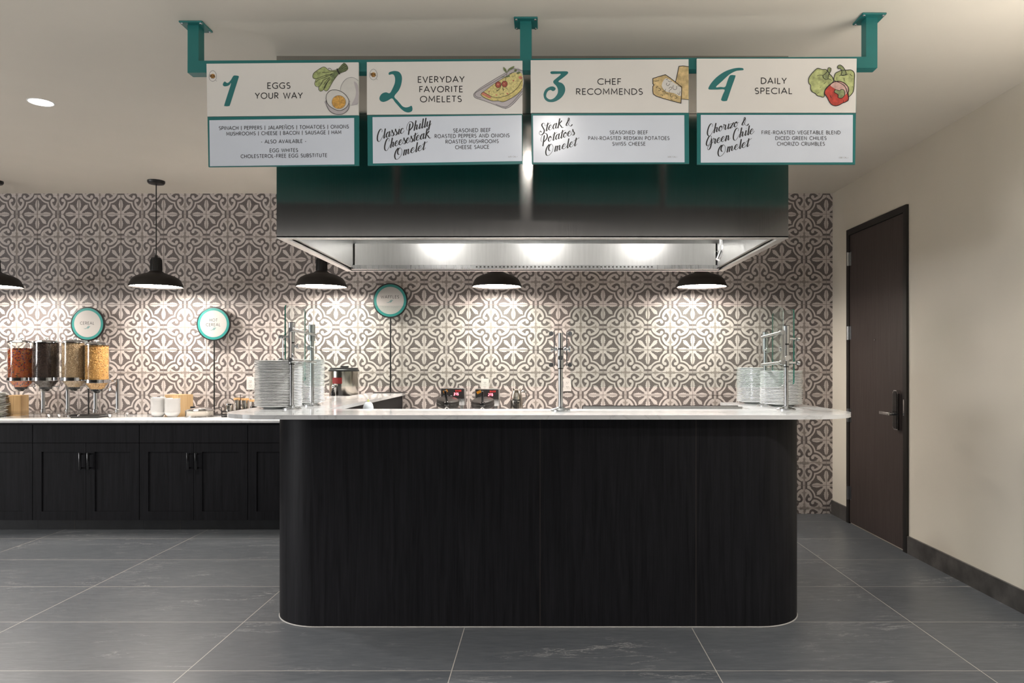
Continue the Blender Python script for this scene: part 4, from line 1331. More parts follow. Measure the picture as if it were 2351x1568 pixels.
for x in (gx0 + 0.03, gx1 - 0.03):
    for y in (-2.31, -1.83):
        build('leg', MB().cyl((x, y, 0), (x, y, 0.625), 0.022, n=12), M['nickel'], gr, 40)
bq = at(845.5, 930, Y=-2.15)
bt = thing('spray_bottle', 'small white egg-shaped bottle with lime tip behind the island counter', 'bottle', (bq.x, bq.y, 0.90))
build('body', MB().lathe([(0, .90), (.030, .90), (.032, .95), (.032, 1.05), (.0325, 1.075), (.031, 1.095), (.026, 1.112), (.018, 1.122), (.010, 1.126), (0, 1.126)], (bq.x, bq.y, 0), 28), M['bottle'], bt, 50)
build('cap', MB().lathe([(.009, 1.125), (.008, 1.132), (.004, 1.134), (.003, 1.142), (0, 1.142)], (bq.x, bq.y, 0), 16), M['lime'], bt, 50)

# ================================================================== SNEEZE GUARD
sg = thing('sneeze_guard', 'clear glass sneeze guard on five satin steel posts along the island', 'sneeze guard', (0.097, -2.56, ZT))


def knob(mb, c, ax, r=0.015, L=0.018):
    c, ax = Vector(c), Vector(ax).normalized()
    q = c + ax * L
    mb.lathe([(0, 0), (r * .92, 0), (r, .003), (r, L - .003), (r * .9, L), (0, L)], c, 20, 0, ax)
    return q


def guard_post(x, y, ztop, zmid, zlow, fat, mid=0.0165, low=0.0125):
    mb = MB().cyl((x, y, ZT + 0.004), (x, y, zlow), low, n=20)
    p = build('post', mb, M['nickel'], sg, 40)
    build('flange', MB().lathe([(0, ZT), (.052, ZT), (.052, ZT + .006), (.044, ZT + .011), (.020, ZT + .017), (.014, ZT + .022), (0, ZT + .022)], (x, y, 0), 32), M['nickel'], p, 40)
    if zmid:
        build('sleeve', MB().cyl((x, y, zlow), (x, y, zmid), mid, n=20), M['nickel'], p, 40)
        build('gasket', MB().cyl((x, y, zlow - .006), (x, y, zlow + .001), mid * .9, n=20), M['black'], p, 40)
        build('gasket', MB().cyl((x, y, zmid - .001), (x, y, zmid + .008), mid * .95, n=20), M['black'], p, 40)
        z0 = zmid + .008
    else:
        z0 = zlow
    build('sleeve', MB().cyl((x, y, z0), (x, y, ztop), fat, n=24), M['nickel'], p, 40)
    build('end_cap', MB().cyl((x, y, ztop), (x, y, ztop + .003), fat * .96, n=24), M['black'], p, 40)
    return p


LFx, LBx, RFx, RBx, CXp = -1.447, -1.435, 1.376, 1.373, 0.097
LFy, LBy, RFy, RBy, CYp = -2.42, -2.09, -2.49, -2.11, -2.56
pLF = guard_post(LFx, LFy, 1.595, 1.475, 1.360, 0.0195)
pLB = guard_post(LBx, LBy, 1.598, None, 1.500, 0.0205)
pRF = guard_post(RFx, RFy, 1.572, 1.465, 1.345, 0.0195)
pRB = guard_post(RBx, RBy, 1.553, None, 1.435, 0.0185)
mb = MB().cyl((CXp, CYp, ZT + 0.004), (CXp, CYp, 1.333), 0.0125, n=20)
pC = build('post', mb, M['nickel'], sg, 40)
build('flange', MB().lathe([(0, ZT), (.055, ZT), (.055, ZT + .006), (.046, ZT + .011), (.020, ZT + .017), (.014, ZT + .022), (0, ZT + .022)], (CXp, CYp, 0), 32), M['nickel'], pC, 40)
build('sleeve', MB().cyl((CXp, CYp, 1.335), (CXp, CYp, 1.437), 0.0165, n=20), M['nickel'], pC, 40)
build('gasket', MB().cyl((CXp, CYp, 1.329), (CXp, CYp, 1.336), 0.0155, n=20), M['black'], pC, 40)
build('gasket', MB().cyl((CXp, CYp, 1.437), (CXp, CYp, 1.445), 0.0145, n=20), M['black'], pC, 40)
build('sleeve', MB().cyl((CXp, CYp, 1.445), (CXp, CYp, 1.530), 0.0135, n=20), M['nickel'], pC, 40)
kb = MB()
knob(kb, (CXp, CYp - 0.015, 1.392), (0, -1, 0), 0.015, 0.012)
build('knob', kb, M['nickel'], pC, 40)


def roundrect(a0, a1, b0, b1, r, n=5):
    P = []
    for ca, cb, s0 in ((a1 - r, b1 - r, 0), (a0 + r, b1 - r, 90), (a0 + r, b0 + r, 180), (a1 - r, b0 + r, 270)):
        for i in range(n + 1):
            t = radians(s0 + 90 * i / n)
            P.append((ca + r * cos(t), cb + r * sin(t)))
    return P


def pane(name, P, org, ua, ub, un, th, edge):
    """flat rounded pane: outline P in (a, b), spanned by unit vectors ua, ub at org, thickness th along un"""
    org, ua, ub, un = map(Vector, (org, ua, ub, un))
    n = len(P)
    fr = [org + ua * a + ub * b for a, b in P]
    bk = [p + un * th for p in fr]
    mb = MB().add(fr + bk, [tuple(range(n)), tuple(range(n, 2 * n))[::-1]], 0)
    mb.add(fr + bk, [(i, (i + 1) % n, (i + 1) % n + n, i + n) for i in range(n)], 1)
    o = build(name, mb, [M['glass'], edge], sg)
    return o


GT = 0.008
yF = -2.545
pane('glass_panel', roundrect(-1.335, 0.042, 1.232, 1.683, 0.025), (0, yF, 0), (1, 0, 0), (0, 0, 1), (0, 1, 0), 0.006, M['glass_edge_pale'])
pane('glass_panel', roundrect(0.152, 1.342, 1.228, 1.677, 0.025), (0, yF, 0), (1, 0, 0), (0, 0, 1), (0, 1, 0), 0.006, M['glass_edge_pale'])
pane('glass_panel', roundrect(-2.375, -2.02, 1.252, 1.702, 0.02), (-1.505, 0, 0), (0, 1, 0), (0, 0, 1), (1, 0, 0), GT, M['glass_edge'])
pane('glass_panel', roundrect(-2.45, -2.06, 1.240, 1.672, 0.02), (1.437, 0, 0), (0, 1, 0), (0, 0, 1), (-1, 0, 0), GT, M['glass_edge'])
# clamps: bars with round knobs that grip the panes
def kn(parent, c, ax, r, L):
    m_ = MB()
    knob(m_, c, ax, r, L)
    build('knob', m_, M['nickel'], parent, 40)


for sx in (-1, 1):
    cb = MB().box(CXp + sx * 0.035 - 0.003, CXp + sx * 0.035 + 0.003, yF - 0.010, yF + 0.016, 1.345, 1.535)
    cb.cyl((CXp, CYp, 1.440), (CXp + sx * 0.052, CYp, 1.440), 0.006, n=10)
    cl_ = build('clamp', cb, M['nickel'], sg, 40)
    for z in (1.353, 1.527):
        kn(cl_, (CXp + sx * 0.052, yF - 0.016, z), (0, 1, 0), 0.013, 0.038)
    kn(cl_, (CXp + sx * 0.044, CYp, 1.440), (sx, 0, 0), 0.017, 0.010)
    kn(cl_, (CXp + sx * 0.020, CYp, 1.440), (sx, 0, 0), 0.011, 0.012)
for fx, fy, bx_, by_, gxp, sx, zt, pf, pb in ((LFx, LFy, LBx, LBy, -1.505, -1, 1.545, pLF, pLB), (RFx, RFy, RBx, RBy, 1.437, 1, 1.530, pRF, pRB)):
    cb = MB()
    ex = fx - sx * 0.075
    for z in (zt + 0.005, zt - 0.165):
        cb.cyl((ex + sx * 0.035, yF + 0.02, z), (bx_ - sx * 0.02, by_, z - 0.012), 0.0085, n=12)
    cb.box(ex + sx * 0.045 - 0.004, ex + sx * 0.045 + 0.004, yF - 0.006, yF + 0.02, zt - 0.175, zt + 0.012)
    cb.cyl((fx, fy, zt - 0.085), (fx - sx * 0.035, fy, zt - 0.085), 0.006, n=10)
    cl_ = build('clamp', cb, M['nickel'], sg, 40)
    for z in (zt + 0.005, zt - 0.165):
        kn(cl_, (ex + sx * 0.035, yF - 0.014, z), (0, 1, 0), 0.013, 0.040)
    kn(cl_, (fx - sx * 0.030, fy, zt - 0.085), (-sx, 0, 0), 0.016, 0.010)
    kn(pf, (fx - sx * 0.004, fy - 0.016, zt - 0.140), (0.15 * sx, -1, 0), 0.0165, 0.014)
    kn(pb, (bx_, by_ - 0.018, zt - 0.088), (0.25 * sx, -1, 0), 0.0165, 0.024)
    cb = MB()
    for z in (zt - 0.03, zt - 0.165):
        cb.cyl((fx, fy + 0.01, z), (gxp, fy + 0.02, z), 0.006, n=10)
    cb.cyl((gxp, fy + 0.02, zt - 0.165), (gxp, fy + 0.02, zt - 0.03), 0.003, n=8)
    ar_ = build('side_arm', cb, M['nickel'], sg, 40)
    for z in (zt - 0.03, zt - 0.165):
        kn(ar_, (gxp + sx * 0.004, fy + 0.02, z), (sx, 0, 0), 0.012, 0.020)

# ================================================================== PLATES
def plate_mesh():
    prof = [(0, 0.0), (0.078, 0.0), (0.082, 0.002), (0.112, 0.013), (0.134, 0.0155), (0.1355, 0.018), (0.134, 0.0205), (0.112, 0.0185), (0.080, 0.008), (0.07, 0.006), (0, 0.006)]
    return MB().lathe(prof, n=48)


plate0 = build('dinner_plate', plate_mesh(), M['porcelain'], None, 45)


def stack(proto, x, y, z, n, step, sc, place, group, kind='white plate', cat='plate', first=False, jit=0.002):
    for i in range(n):
        o = proto if (first and i == 0) else proto.copy()
        if not (first and i == 0):
            COL.objects.link(o)
        o.location = (x + random.uniform(-jit, jit), y + random.uniform(-jit, jit), z + step * i)
        o.rotation_euler = (0, 0, random.uniform(0, 6.28))
        o.scale = (sc, sc, 1)
        k = n - i
        if i == 0:
            lab = '%s at the very bottom of the %s' % (kind, place)
        elif k == 1:
            lab = 'topmost %s of the %s' % (kind, place)
        else:
            lab = '%s, %s from the top of the %s' % (kind, ordinal(k), place)
        tag(o, lab, cat, group)


pA = at(638.5, 935, Z=ZT)
pB_ = at(702, 925.5, Z=ZT)
stack(plate0, -1.553, -2.335, ZT, 30, 0.00895, 0.99, 'stack by the left front glass post', 'plates in the tall stack by the left front post', first=True)
stack(plate0, -1.55, -1.90, ZT, 31, 0.00895, 0.98, 'stack behind the left back glass post', 'plates in the tall stack behind the left back post')
stack(plate0, 1.478, -2.085, ZT, 23, 0.00895, 0.94, 'stack by the right front glass post', 'plates in the shorter stack behind the right front post')
stack(plate0, 1.405, -1.815, ZT, 25, 0.00895, 0.94, 'stack at the right wing of the island', 'plates in the right end stack farthest back')

# ================================================================== BUFFET CABINETS ALONG THE WALL
yc0, yk, zb, zd = -0.685, -0.622, 0.0886, 0.715
edges = [-5.90, -5.02, -4.147, -3.280, -2.400, -1.4395]
CAB_LABEL = ['base cabinet cut off by the left edge of the picture', 'dark base cabinet with only its right door in view at far left', 'dark two-door base cabinet under the cereal dispensers',
             'dark two-door base cabinet under the bowls and the steel pot', 'dark base cabinet partly hidden by the serving island']


def shaker(mb, x0, x1, z0, z1, y, st=0.070):
    """frame-and-panel door front facing the room"""
    y1 = y + 0.020
    mb.box(x0, x0 + st, y, y1, z0, z1)
    mb.box(x1 - st, x1, y, y1, z0, z1)
    mb.box(x0 + st, x1 - st, y, y1, z1 - st, z1)
    mb.box(x0 + st, x1 - st, y, y1, z0, z0 + st)
    mb.box(x0 + st, x1 - st, y + 0.009, y1, z0 + st, z1 - st)
    return mb


def cabinet(x0, x1, label, group, ybk=-0.012, handles=True):
    t = thing('base_cabinet', label, 'cabinet', ((x0 + x1) / 2, yc0, 0), group)
    build('carcass', MB().box(x0, x1, yc0 + 0.021, ybk, zb, 0.879), M['wood'], t)
    pk = build('plinth', MB().box(x0, x1, yk, yk + 0.02, 0, zb + 0.002), M['plinth'], t)
    build('tile_joint', MB().box(x0 + 0.3, x0 + 0.303, yk - 0.0006, yk, 0.0, zb - 0.01), M['seam'], pk)
    build('drawer', MB().box(x0 + 0.002, x1 - 0.002, yc0, yc0 + 0.02, zd + 0.002, 0.862, bev=0.001), M['wood'], t)
    xm = (x0 + x1) / 2
    for a, b, hx in ((x0 + 0.002, xm - 0.0015, xm - 0.033), (xm + 0.0015, x1 - 0.002, xm + 0.033)):
        dd = build('door', shaker(MB(), a, b, zb, zd - 0.002, yc0), M['wood'], t)
        hm = MB().box(hx - 0.010, hx + 0.010, yc0 - 0.030, yc0 - 0.022, 0.500, 0.640, bev=0.002)
        hm.box(hx - 0.006, hx + 0.006, yc0 - 0.023, yc0, 0.508, 0.518)
        hm.box(hx - 0.006, hx + 0.006, yc0 - 0.023, yc0, 0.622, 0.632)
        build('handle', hm, M['blackgloss'], dd, 40)
    return t


for i in range(5):
    if i == 0:
        continue
    cabinet(edges[i], edges[i + 1] - 0.001, CAB_LABEL[i], 'buffet base cabinets')
bc = build('buffet_countertop', MB().box(-5.9, -1.4395, -0.705, -0.012, 0.8795, 0.9005, bev=0.002), M['quartz'], None, 30)
tag(bc, 'long white quartz top on the buffet cabinets at left', 'countertop')
bk_ = thing('back_counter', 'low dark counter along the wall behind the island', 'counter', (0, -0.4, 0))
build('carcass', MB().box(-1.27, 1.15, -0.66, -0.012, 0.09, 0.879), M['wood'], bk_)
build('plinth', MB().box(-1.27, 1.15, -0.60, -0.012, 0, 0.09), M['plinth'], bk_)
for i in range(4):
    x0 = -1.27 + i * 0.605
    build('door', shaker(MB(), x0 + 0.002, x0 + 0.603, 0.095, 0.872, -0.681), M['wood'], bk_)
bt_ = build('back_countertop', MB().box(-1.2715, 1.17, -0.705, -0.012, 0.8795, 0.9005, bev=0.002), M['quartz'], None, 30)
tag(bt_, 'white quartz top of the back counter, under the waffle makers', 'countertop')

# ================================================================== OUTLETS
def outlet(px, py, label):
    c = at(px, py, Y=-0.004)
    t = thing('wall_outlet', label, 'outlet', (c.x, -0.004, c.z), 'white outlets on the tiled wall')
    f_ = build('cover_plate', MB().box(c.x - 0.036, c.x + 0.036, -0.010, -0.0032, c.z - 0.058, c.z + 0.058, bev=0.002), M['outlet'], t)
    for dz in (-0.020, 0.020):
        s_ = build('socket', MB().box(c.x - 0.017, c.x + 0.017, -0.0115, -0.0095, c.z + dz - 0.014, c.z + dz + 0.014, bev=0.001), M['outlet'], f_)
        build('slots', MB().box(c.x - 0.008, c.x - 0.0055, -0.0120, -0.0114, c.z + dz - 0.002, c.z + dz + 0.008).box(c.x + 0.0055, c.x + 0.008, -0.0120, -0.0114, c.z + dz - 0.002, c.z + dz + 0.008).box(c.x - 0.002, c.x + 0.002, -0.0120, -0.0114, c.z + dz - 0.010, c.z + dz - 0.006), M['slot'], f_)


outlet(575.5, 880, 'white wall outlet left of the tall plate stacks')
outlet(1113.5, 884, 'white wall outlet just behind the right waffle maker')
outlet(1302.5, 883.5, 'white wall outlet beside the middle glass post')

# ================================================================== ROUND SIGNS ON POLES
def stand_sign(px, py, zbase, words, label, rpx, fine=False):
    Y = -0.085
    c = at(px, py, Y=Y)
    r = rpx * (Y + D) / F
    t = thing('stand_sign', label, 'sign', (c.x, Y, zbase), 'round teal-ringed food signs on poles')
    build('base', MB().box(c.x - 0.14, c.x + 0.14, Y - 0.065, Y + 0.075, zbase, zbase + 0.006, bev=0.001), M['black'], t)
    build('pole', MB().cyl((c.x, Y + 0.012, zbase + 0.004), (c.x, Y + 0.012, c.z - r * 0.9), 0.0065, n=12), M['black'], t, 40)
    build('rim', MB().lathe([(0, 0), (r * .99, 0), (r, .002), (r, .016), (r * .97, .019), (r * .935, .019), (r * .93, .016), (0, .016)], (c.x, Y + 0.012, c.z), 64, 0, (0, -1, 0)), M['black'], t, 40)
    k = F / (Y + D)

    def fn(x, y, lay):
        return Vector((c.x + (x - px) / k, Y - 0.0045 - 0.0004 * lay, c.z - (y - py) / k))
    d = Draw(fn)
    d.disc(px, py, rpx * 0.935, mi=0, n=64)
    d.disc(px, py, rpx * 0.785, mi=1, lay=1, n=64)
    f_ = build('face', d.mb, [M['teal_ring'], M['face']], t)
    d = Draw(lambda x, y, l: fn(x, y, l + 2))
    for w, xa, xb, yb in words:
        text(d, w, px + xa, px + xb, py + yb, cap=6.3, wt=0.13, gap=0.2)
    build('lettering', d.mb, M['ink'], f_)
    d = Draw(lambda x, y, l: fn(x, y, l + 2))
    oy = words[-1][3]
    d.stroke([(px - 8.5, py + oy + 9.0), (px - 4.5, py + oy + 9.6), (px - 0.8, py + oy + 7.8), (px + 1.2, py + oy + 5.0), (px + 4.0, py + oy + 4.0), (px + 7, py + oy + 4.7)], [0.3, 0.8, 1.2, 1.2, 0.9, 0.3], 0, 0, 4)
    d.stroke([(px + 5.4, py + oy + 5.2), (px + 2.6, py + oy + 6.8), (px + 0.6, py + oy + 9.6)], [0.5, 1.8, 0.9], 0, 0, 4)
    build('leaf_mark', d.mb, M['teal_print'], f_)
    if fine:
        d = Draw(lambda x, y, l: fn(x, y, l + 2))
        for yy, xa in ((14.2, 19), (17.0, 17.5), (21.5, 15)):
            x = -xa
            while x < xa:
                w = random.uniform(2, 5)
                d.stroke([(px + x, py + yy), (px + min(xa, x + w), py + yy)], 0.9 if yy < 20 else 0.5, 0, 0, cap=False)
                x += w + 1.0
        build('fine_print', d.mb, M['inkgrey'], f_)
    return t


stand_sign(201.5, 743.5, 0.9005, [('CEREAL', -16.8, 15.6, 1.6)], 'round CEREAL sign above the cereal dispensers', 39)
stand_sign(490.5, 743.5, 0.9005, [('HOT', -8.8, 9.5, -5.4), ('CEREAL', -17, 16.0, 5.0)], 'round HOT CEREAL sign on its black pole beside the steel pot', 39)
stand_sign(896, 690, ZT, [('WAFFLES', -21.5, 20.5, -5.0)], 'round WAFFLES sign on its black pole at the wall end of the island', 40, True)

# ================================================================== CEREAL DISPENSERS
def ico(c, r, sq=1.0):
    t = (1 + 5 ** .5) / 2
    k = r / (1 + t * t) ** .5
    rot = Matrix.Rotation(random.uniform(0, 6.28), 3, Vector((random.uniform(-1, 1), random.uniform(-1, 1), random.uniform(-1, 1))).normalized())
    V = [(-1, t, 0), (1, t, 0), (-1, -t, 0), (1, -t, 0), (0, -1, t), (0, 1, t), (0, -1, -t), (0, 1, -t), (t, 0, -1), (t, 0, 1), (-t, 0, -1), (-t, 0, 1)]
    V = [Vector(c) + rot @ Vector((x * k, y * k, z * k * sq)) for x, y, z in V]
    Fc = [(0, 11, 5), (0, 5, 1), (0, 1, 7), (0, 7, 10), (0, 10, 11), (1, 5, 9), (5, 11, 4), (11, 10, 2), (10, 7, 6), (7, 1, 8), (3, 9, 4), (3, 4, 2), (3, 2, 6), (3, 6, 8), (3, 8, 9), (4, 9, 5), (2, 4, 11), (6, 2, 10), (8, 6, 7), (9, 8, 1)]
    return V, Fc


def dispenser(px, ptop, label, cols, fill, grain, sq, rp=26.5, knobang=0.2):
    Y = -0.33
    dd = Y + D
    k = dd / F
    x = (px - CX) * k
    zt = H - (ptop - CY) * k              # top of the clear cylinder
    zr = zt - 0.312                       # collar
    t = thing('cereal_dispenser', label, 'dispenser', (x, Y, 0.945), 'clear cereal dispensers on the buffet')
    r = rp * k
    zb_ = zr - 0.105
    build('hopper', MB().lathe([(r, zt), (r, zr), (r * .96, zr - .02), (r * .62, zr - .062), (r * .56, zr - .075), (r * .56, zb_ + .012), (r * .40, zb_), (r * .30, zb_),
                                (r * .36, zb_ + .012), (r * .53, zb_ + .02), (r * .53, zr - .072), (r * .59, zr - .058), (r * .93, zr - .017), (r * .97, zr), (r * .97, zt), (r, zt)], (x, Y, 0), 40), M['acrylic'], t, 40)
    lid = build('lid', MB().lathe([(r * 1.04, zt), (r * 1.04, zt + .006), (r * .95, zt + .016), (r * .80, zt + .022), (0, zt + .024)], (x, Y, 0), 40).lathe([(0, zt), (r * 1.04, zt)], (x, Y, 0), 40), M['chrome'], t, 40)
    km = MB()
    km.cyl((x, Y, zt + .022), (x, Y, zt + .032), .006, n=10)
    for i in range(4):
        a = knobang + pi / 2 * i
        km.ball((x + .013 * cos(a), Y + .013 * sin(a), zt + .037), .008, 6)
    km.ball((x, Y, zt + .036), .009, 6)
    build('lid_knob', km, M['chrome'], lid, 50)
    build('collar', MB().lathe([(r * 1.02, zr - .014), (r * 1.06, zr - .012), (r * 1.06, zr + .014), (r * 1.02, zr + .016), (r * 1.0, zr)], (x, Y, 0), 40), M['chrome'], t, 40)
    build('portion_wheel', MB().cyl((x - .012, Y, zb_ + .040), (x + .012, Y, zb_ + .040), r * .40, n=20).lathe([(0, zb_ + .012), (r * .44, zb_ + .02), (r * .50, zb_ + .04), (r * .44, zb_ + .062), (0, zb_ + .066)], (x, Y, 0), 20), M['plastic_black'], t, 40)
    hx = x + .060
    kb_ = MB().cyl((x + .03, Y, zb_ + .042), (x + .115, Y, zb_ + .042), .0045, n=10)
    for i in range(5):
        a = 2 * pi * i / 5 + 0.3
        kb_.cyl((x + .112, Y, zb_ + .042), (x + .116, Y + .020 * cos(a), zb_ + .042 + .022 * sin(a)), .003, n=6)
    kb_.ball((x + .112, Y, zb_ + .042), .008, 6)
    build('turn_handle', kb_, M['chrome'], t, 40)
    pxx, pyy = x + .118, Y + 0.105
    pc = MB().cyl((pxx, pyy, 0.945), (pxx, pyy, zr + .018), .015, n=20)
    pc.lathe([(.020, 0.945), (.020, .957), (.015, .962)], (pxx, pyy, 0), 20)
    build('post', pc, M['nickel'], t, 40)
    build('arm', MB().tube([(pxx, pyy, zr), (pxx - .01, pyy - .03, zr), (x + r * .75, Y + r * .72, zr)], .007, 8), M['chrome'], t, 40)
    # contents
    mb = MB()
    top = zt - fill
    mb.lathe([(0, top - .004), (r * .90, top - .006), (r * .92, zr), (r * .86, zr - .015), (r * .55, zr - .055), (r * .48, zr - .07), (0, zr - .07)], (x, Y, 0), 24)
    n = int(2 * pi * r * (top - zr + .05) / (grain * grain * 2.2))
    for i in range(n):
        a = random.uniform(0, 2 * pi)
        z = random.uniform(zr - .055, top)
        rr = r * .93 if z > zr - .01 else r * (.93 - (zr - .01 - z) / .045 * .36)
        rr -= grain * 0.55
        V, Fc = ico((x + rr * cos(a), Y + rr * sin(a), z), grain * random.uniform(.75, 1.1), sq)
        mb.add(V, Fc)
    for i in range(int(pi * r * r / (grain * grain * 2.5))):
        a, q = random.uniform(0, 2 * pi), r * .88 * random.random() ** .5
        V, Fc = ico((x + q * cos(a), Y + q * sin(a), top + random.uniform(-.004, .004)), grain, sq)
        mb.add(V, Fc)
    c_ = build('cereal', mb, cereal_mat('cereal_' + label.split()[2], cols), t)
    c_['kind'] = 'stuff'


dispenser(48.5, 787, 'cereal dispenser of red and orange fruit hoops, leftmost of the four', [(.55, .07, .04), (.68, .24, .06), (.16, .06, .10), (.60, .16, .05), (.22, .20, .07), (.68, .32, .08), (.14, .09, .20), (.62, .12, .05)], .055, .0085, .55)
dispenser(106, 787, 'cereal dispenser of dark chocolate pieces, second from left', [(.045, .025, .02), (.06, .035, .028), (.035, .02, .018), (.075, .045, .035)], .004, .0062, .9)
dispenser(170.5, 787, 'cereal dispenser of pale tan granola, third from left', [(.62, .47, .30), (.50, .36, .22), (.72, .56, .38), (.40, .28, .17)], .006, .0062, .6, 25.5)
dispenser(222.5, 792, 'cereal dispenser of golden brown flakes under the cereal sign', [(.76, .46, .16), (.60, .33, .10), (.82, .54, .22), (.45, .24, .08)], .010, .0075, .6, 25)

for i, (xa, xb, lab) in enumerate(((-0.4, 152, 'clear acrylic stand under the two left cereal dispensers'), (147, 281, 'clear acrylic stand under the two right cereal dispensers'))):
    x0, x1 = at(xa + 2, 950, Y=-0.33).x, at(xb - 2, 950, Y=-0.33).x
    if i == 0:
        x0 -= 0.05
        x1 -= 0.03
    t = thing('dispenser_stand', lab, 'stand', ((x0 + x1) / 2, -0.32, 0.9005), 'acrylic stands of the cereal dispensers')
    build('shelf', MB().box(x0, x1, -0.47, -0.14, 0.935, 0.9445, bev=0.002), M['acrylic'], t)
    for fx in (x0 + 0.03, x1 - 0.03):
        for fy in (-0.45, -0.19):
            build('foot', MB().lathe([(0, .9005), (.011, .9005), (.011, .906), (.007, .914), (.011, .922), (.011, .935), (0, .935)], (fx, fy, 0), 14), M['chrome'], t, 40)
tr = at(194, 947, Y=-0.45)
o = build('drip_tray', MB().box(tr.x - 0.115, tr.x + 0.115, -0.455, -0.30, 0.9005, 0.909, bev=0.002), M['plastic_black'], None)
tag(o, 'flat black tray under the right cereal dispensers', 'tray')

# ---- bowls, boxes, pot, rack
def small_bowl():
    p = [(0, 0), (.032, 0), (.036, .004), (.052, .020), (.060, .040), (.0615, .044), (.059, .044), (.050, .024), (.034, .008), (0, .006)]
    return MB().lathe(p, n=36)


b0 = build('cereal_bowl', small_bowl(), M['bowl'], None, 45)
pb1, pb2 = at(359, 952, Y=-0.33), at(394.5, 952, Y=-0.33)
stack(b0, pb1.x, -0.30, 0.9005, 13, 0.0102, 1.0, 'left bowl stack by the bamboo box', 'small white bowls in the left stack', 'small bowl', 'bowl', first=True, jit=0.0008)
stack(b0, pb2.x, -0.32, 0.9005, 13, 0.0098, 1.04, 'right bowl stack by the bamboo box', 'small white bowls in the right stack', 'small bowl', 'bowl', jit=0.0008)
sq = MB()
n = 32
pr = [(0, 0), (.075, 0), (.085, .006), (.108, .018), (.112, .021), (.108, .022), (.083, .010), (0, .006)]
V, Fc = [], []
for i in range(n):
    a = 2 * pi * i / n
    s_ = 1.0 / max(abs(cos(a)), abs(sin(a))) ** 0.55
    for r, z in pr:
        V.append((r * s_ * cos(a), r * s_ * sin(a), z + 0.004 * cos(2 * a) * (r / .112) ** 2))
m = len(pr)
for i in range(n):
    j = (i + 1) % n
    for k in range(m - 1):
        Fc.append((i * m + k, j * m + k, j * m + k + 1, i * m + k + 1))
s0 = build('square_plate', sq.add(V, Fc), M['greyplate'], None, 50)
sqx = at(-20, 952, Y=-0.30).x
stack(s0, sqx, -0.30, 0.9005, 15, 0.0135, 1.0, 'stack at far left', 'squarish plates stacked at far left', 'squarish plate', 'plate', first=True, jit=0.004)


def bamboo(px, w, dp, hgt, ang, label, Y):
    c = at(px, 930, Y=Y)
    t = thing('bamboo_box', label, 'box', (c.x, Y, 0.9005))
    R = Matrix.Rotation(ang, 3, 'Z')
    mb = MB()
    hw, hd = w / 2, dp / 2
    th = 0.010

    def ob_(x0, x1, y0, y1, z0, z1):
        ce = R @ Vector(((x0 + x1) / 2, (y0 + y1) / 2, 0))
        return (Vector((c.x + ce.x, Y + ce.y, (z0 + z1) / 2)), R @ Vector(((x1 - x0) / 2, 0, 0)), R @ Vector((0, (y1 - y0) / 2, 0)), Vector((0, 0, (z1 - z0) / 2)))
    z0, z1 = 0.9006, 0.9006 + hgt
    for i, (xa, xb) in enumerate(((-hw, 0), (0, hw))):
        build('front_board', MB().obox(*ob_(xa + .0006 * i, xb, -hd, -hd + th, z0, z1)), M['bamboo'], t)
    build('side_board', MB().obox(*ob_(-hw, -hw + th, -hd + th, hd, z0, z1)), M['bamboo'], t)
    build('side_board', MB().obox(*ob_(hw - th, hw, -hd + th, hd, z0, z1)), M['bamboo'], t)
    build('rear_board', MB().obox(*ob_(-hw + th, hw - th, hd - th, hd, z0, z1)), M['bamboo'], t)
    build('lid', MB().obox(*ob_(-hw + th, hw - th, -hd + th, hd - th, z1 - 0.012, z1 - 0.002)), M['bamboo'], t)


bamboo(411, 0.172, 0.15, 0.188, radians(-27), 'pale bamboo box turned at an angle behind the small bowls', -0.19)
bamboo(40, 0.122, 0.12, 0.180, radians(6), 'narrow pale bamboo box behind the leftmost cereal dispenser', -0.14)

pc = at(458.5, 950, Y=-0.30)
pot = thing('soup_warmer', 'low round stainless pot with domed lid left of the hot cereal pole', 'pot', (pc.x, -0.30, 0.9005))
rp = 0.116
build('base_ring', MB().lathe([(rp * 1.10, .9006), (rp * 1.10, .905), (rp, .908), (rp * .9, .908), (rp * .9, .9006), (rp * 1.1, .9006)], (pc.x, -0.30, 0), 44), M['nickel'], pot, 40)
build('body', MB().lathe([(0, .9056), (rp, .9056), (rp, .948), (rp * 1.02, .951), (rp * 1.02, .955), (0, .955)], (pc.x, -0.30, 0), 44), M['urn'], pot, 40)
lid = build('lid', MB().lathe([(rp * 1.0, .9555), (rp * .93, .966), (rp * .75, .976), (rp * .45, .983), (0, .985)], (pc.x, -0.30, 0), 44), M['chrome'], pot, 40)
build('lid_knob', MB().box(pc.x - 0.062, pc.x - 0.028, -0.345, -0.315, 0.975, 0.992, bev=0.004), M['plastic_black'], lid, 40)

# condiment rack
rx0, rx1 = at(514, 940, Y=-0.32).x, at(592, 940, Y=-0.32).x
rk = thing('condiment_rack', 'black wire rack of jars left of the tall plate stacks', 'rack', ((rx0 + rx1) / 2, -0.27, 0.9005))
rm = MB()
for z in (0.904, 0.945):
    rm.tube([(rx0, -0.36, z), (rx1, -0.36, z), (rx1, -0.18, z), (rx0, -0.18, z)], .0035, 8, closed=True)
for x in (rx0, rx1):
    for y in (-0.36, -0.18):
        rm.cyl((x, y, 0.9006), (x, y, 0.948), .0035, n=8)
rm.tube([(rx0, -0.36, 0.945), (rx0 - .004, -0.362, 0.982), (rx0 - .020, -0.364, 0.988), (rx0 - .026, -0.364, 0.980)], .004, 8)
build('frame', rm, M['black'], rk, 40)
build('tray', MB().box(rx0, rx1, -0.36, -0.18, 0.9235, 0.9275), M['black'], rk)
hx_ = at(552, 930, Y=-0.27).x
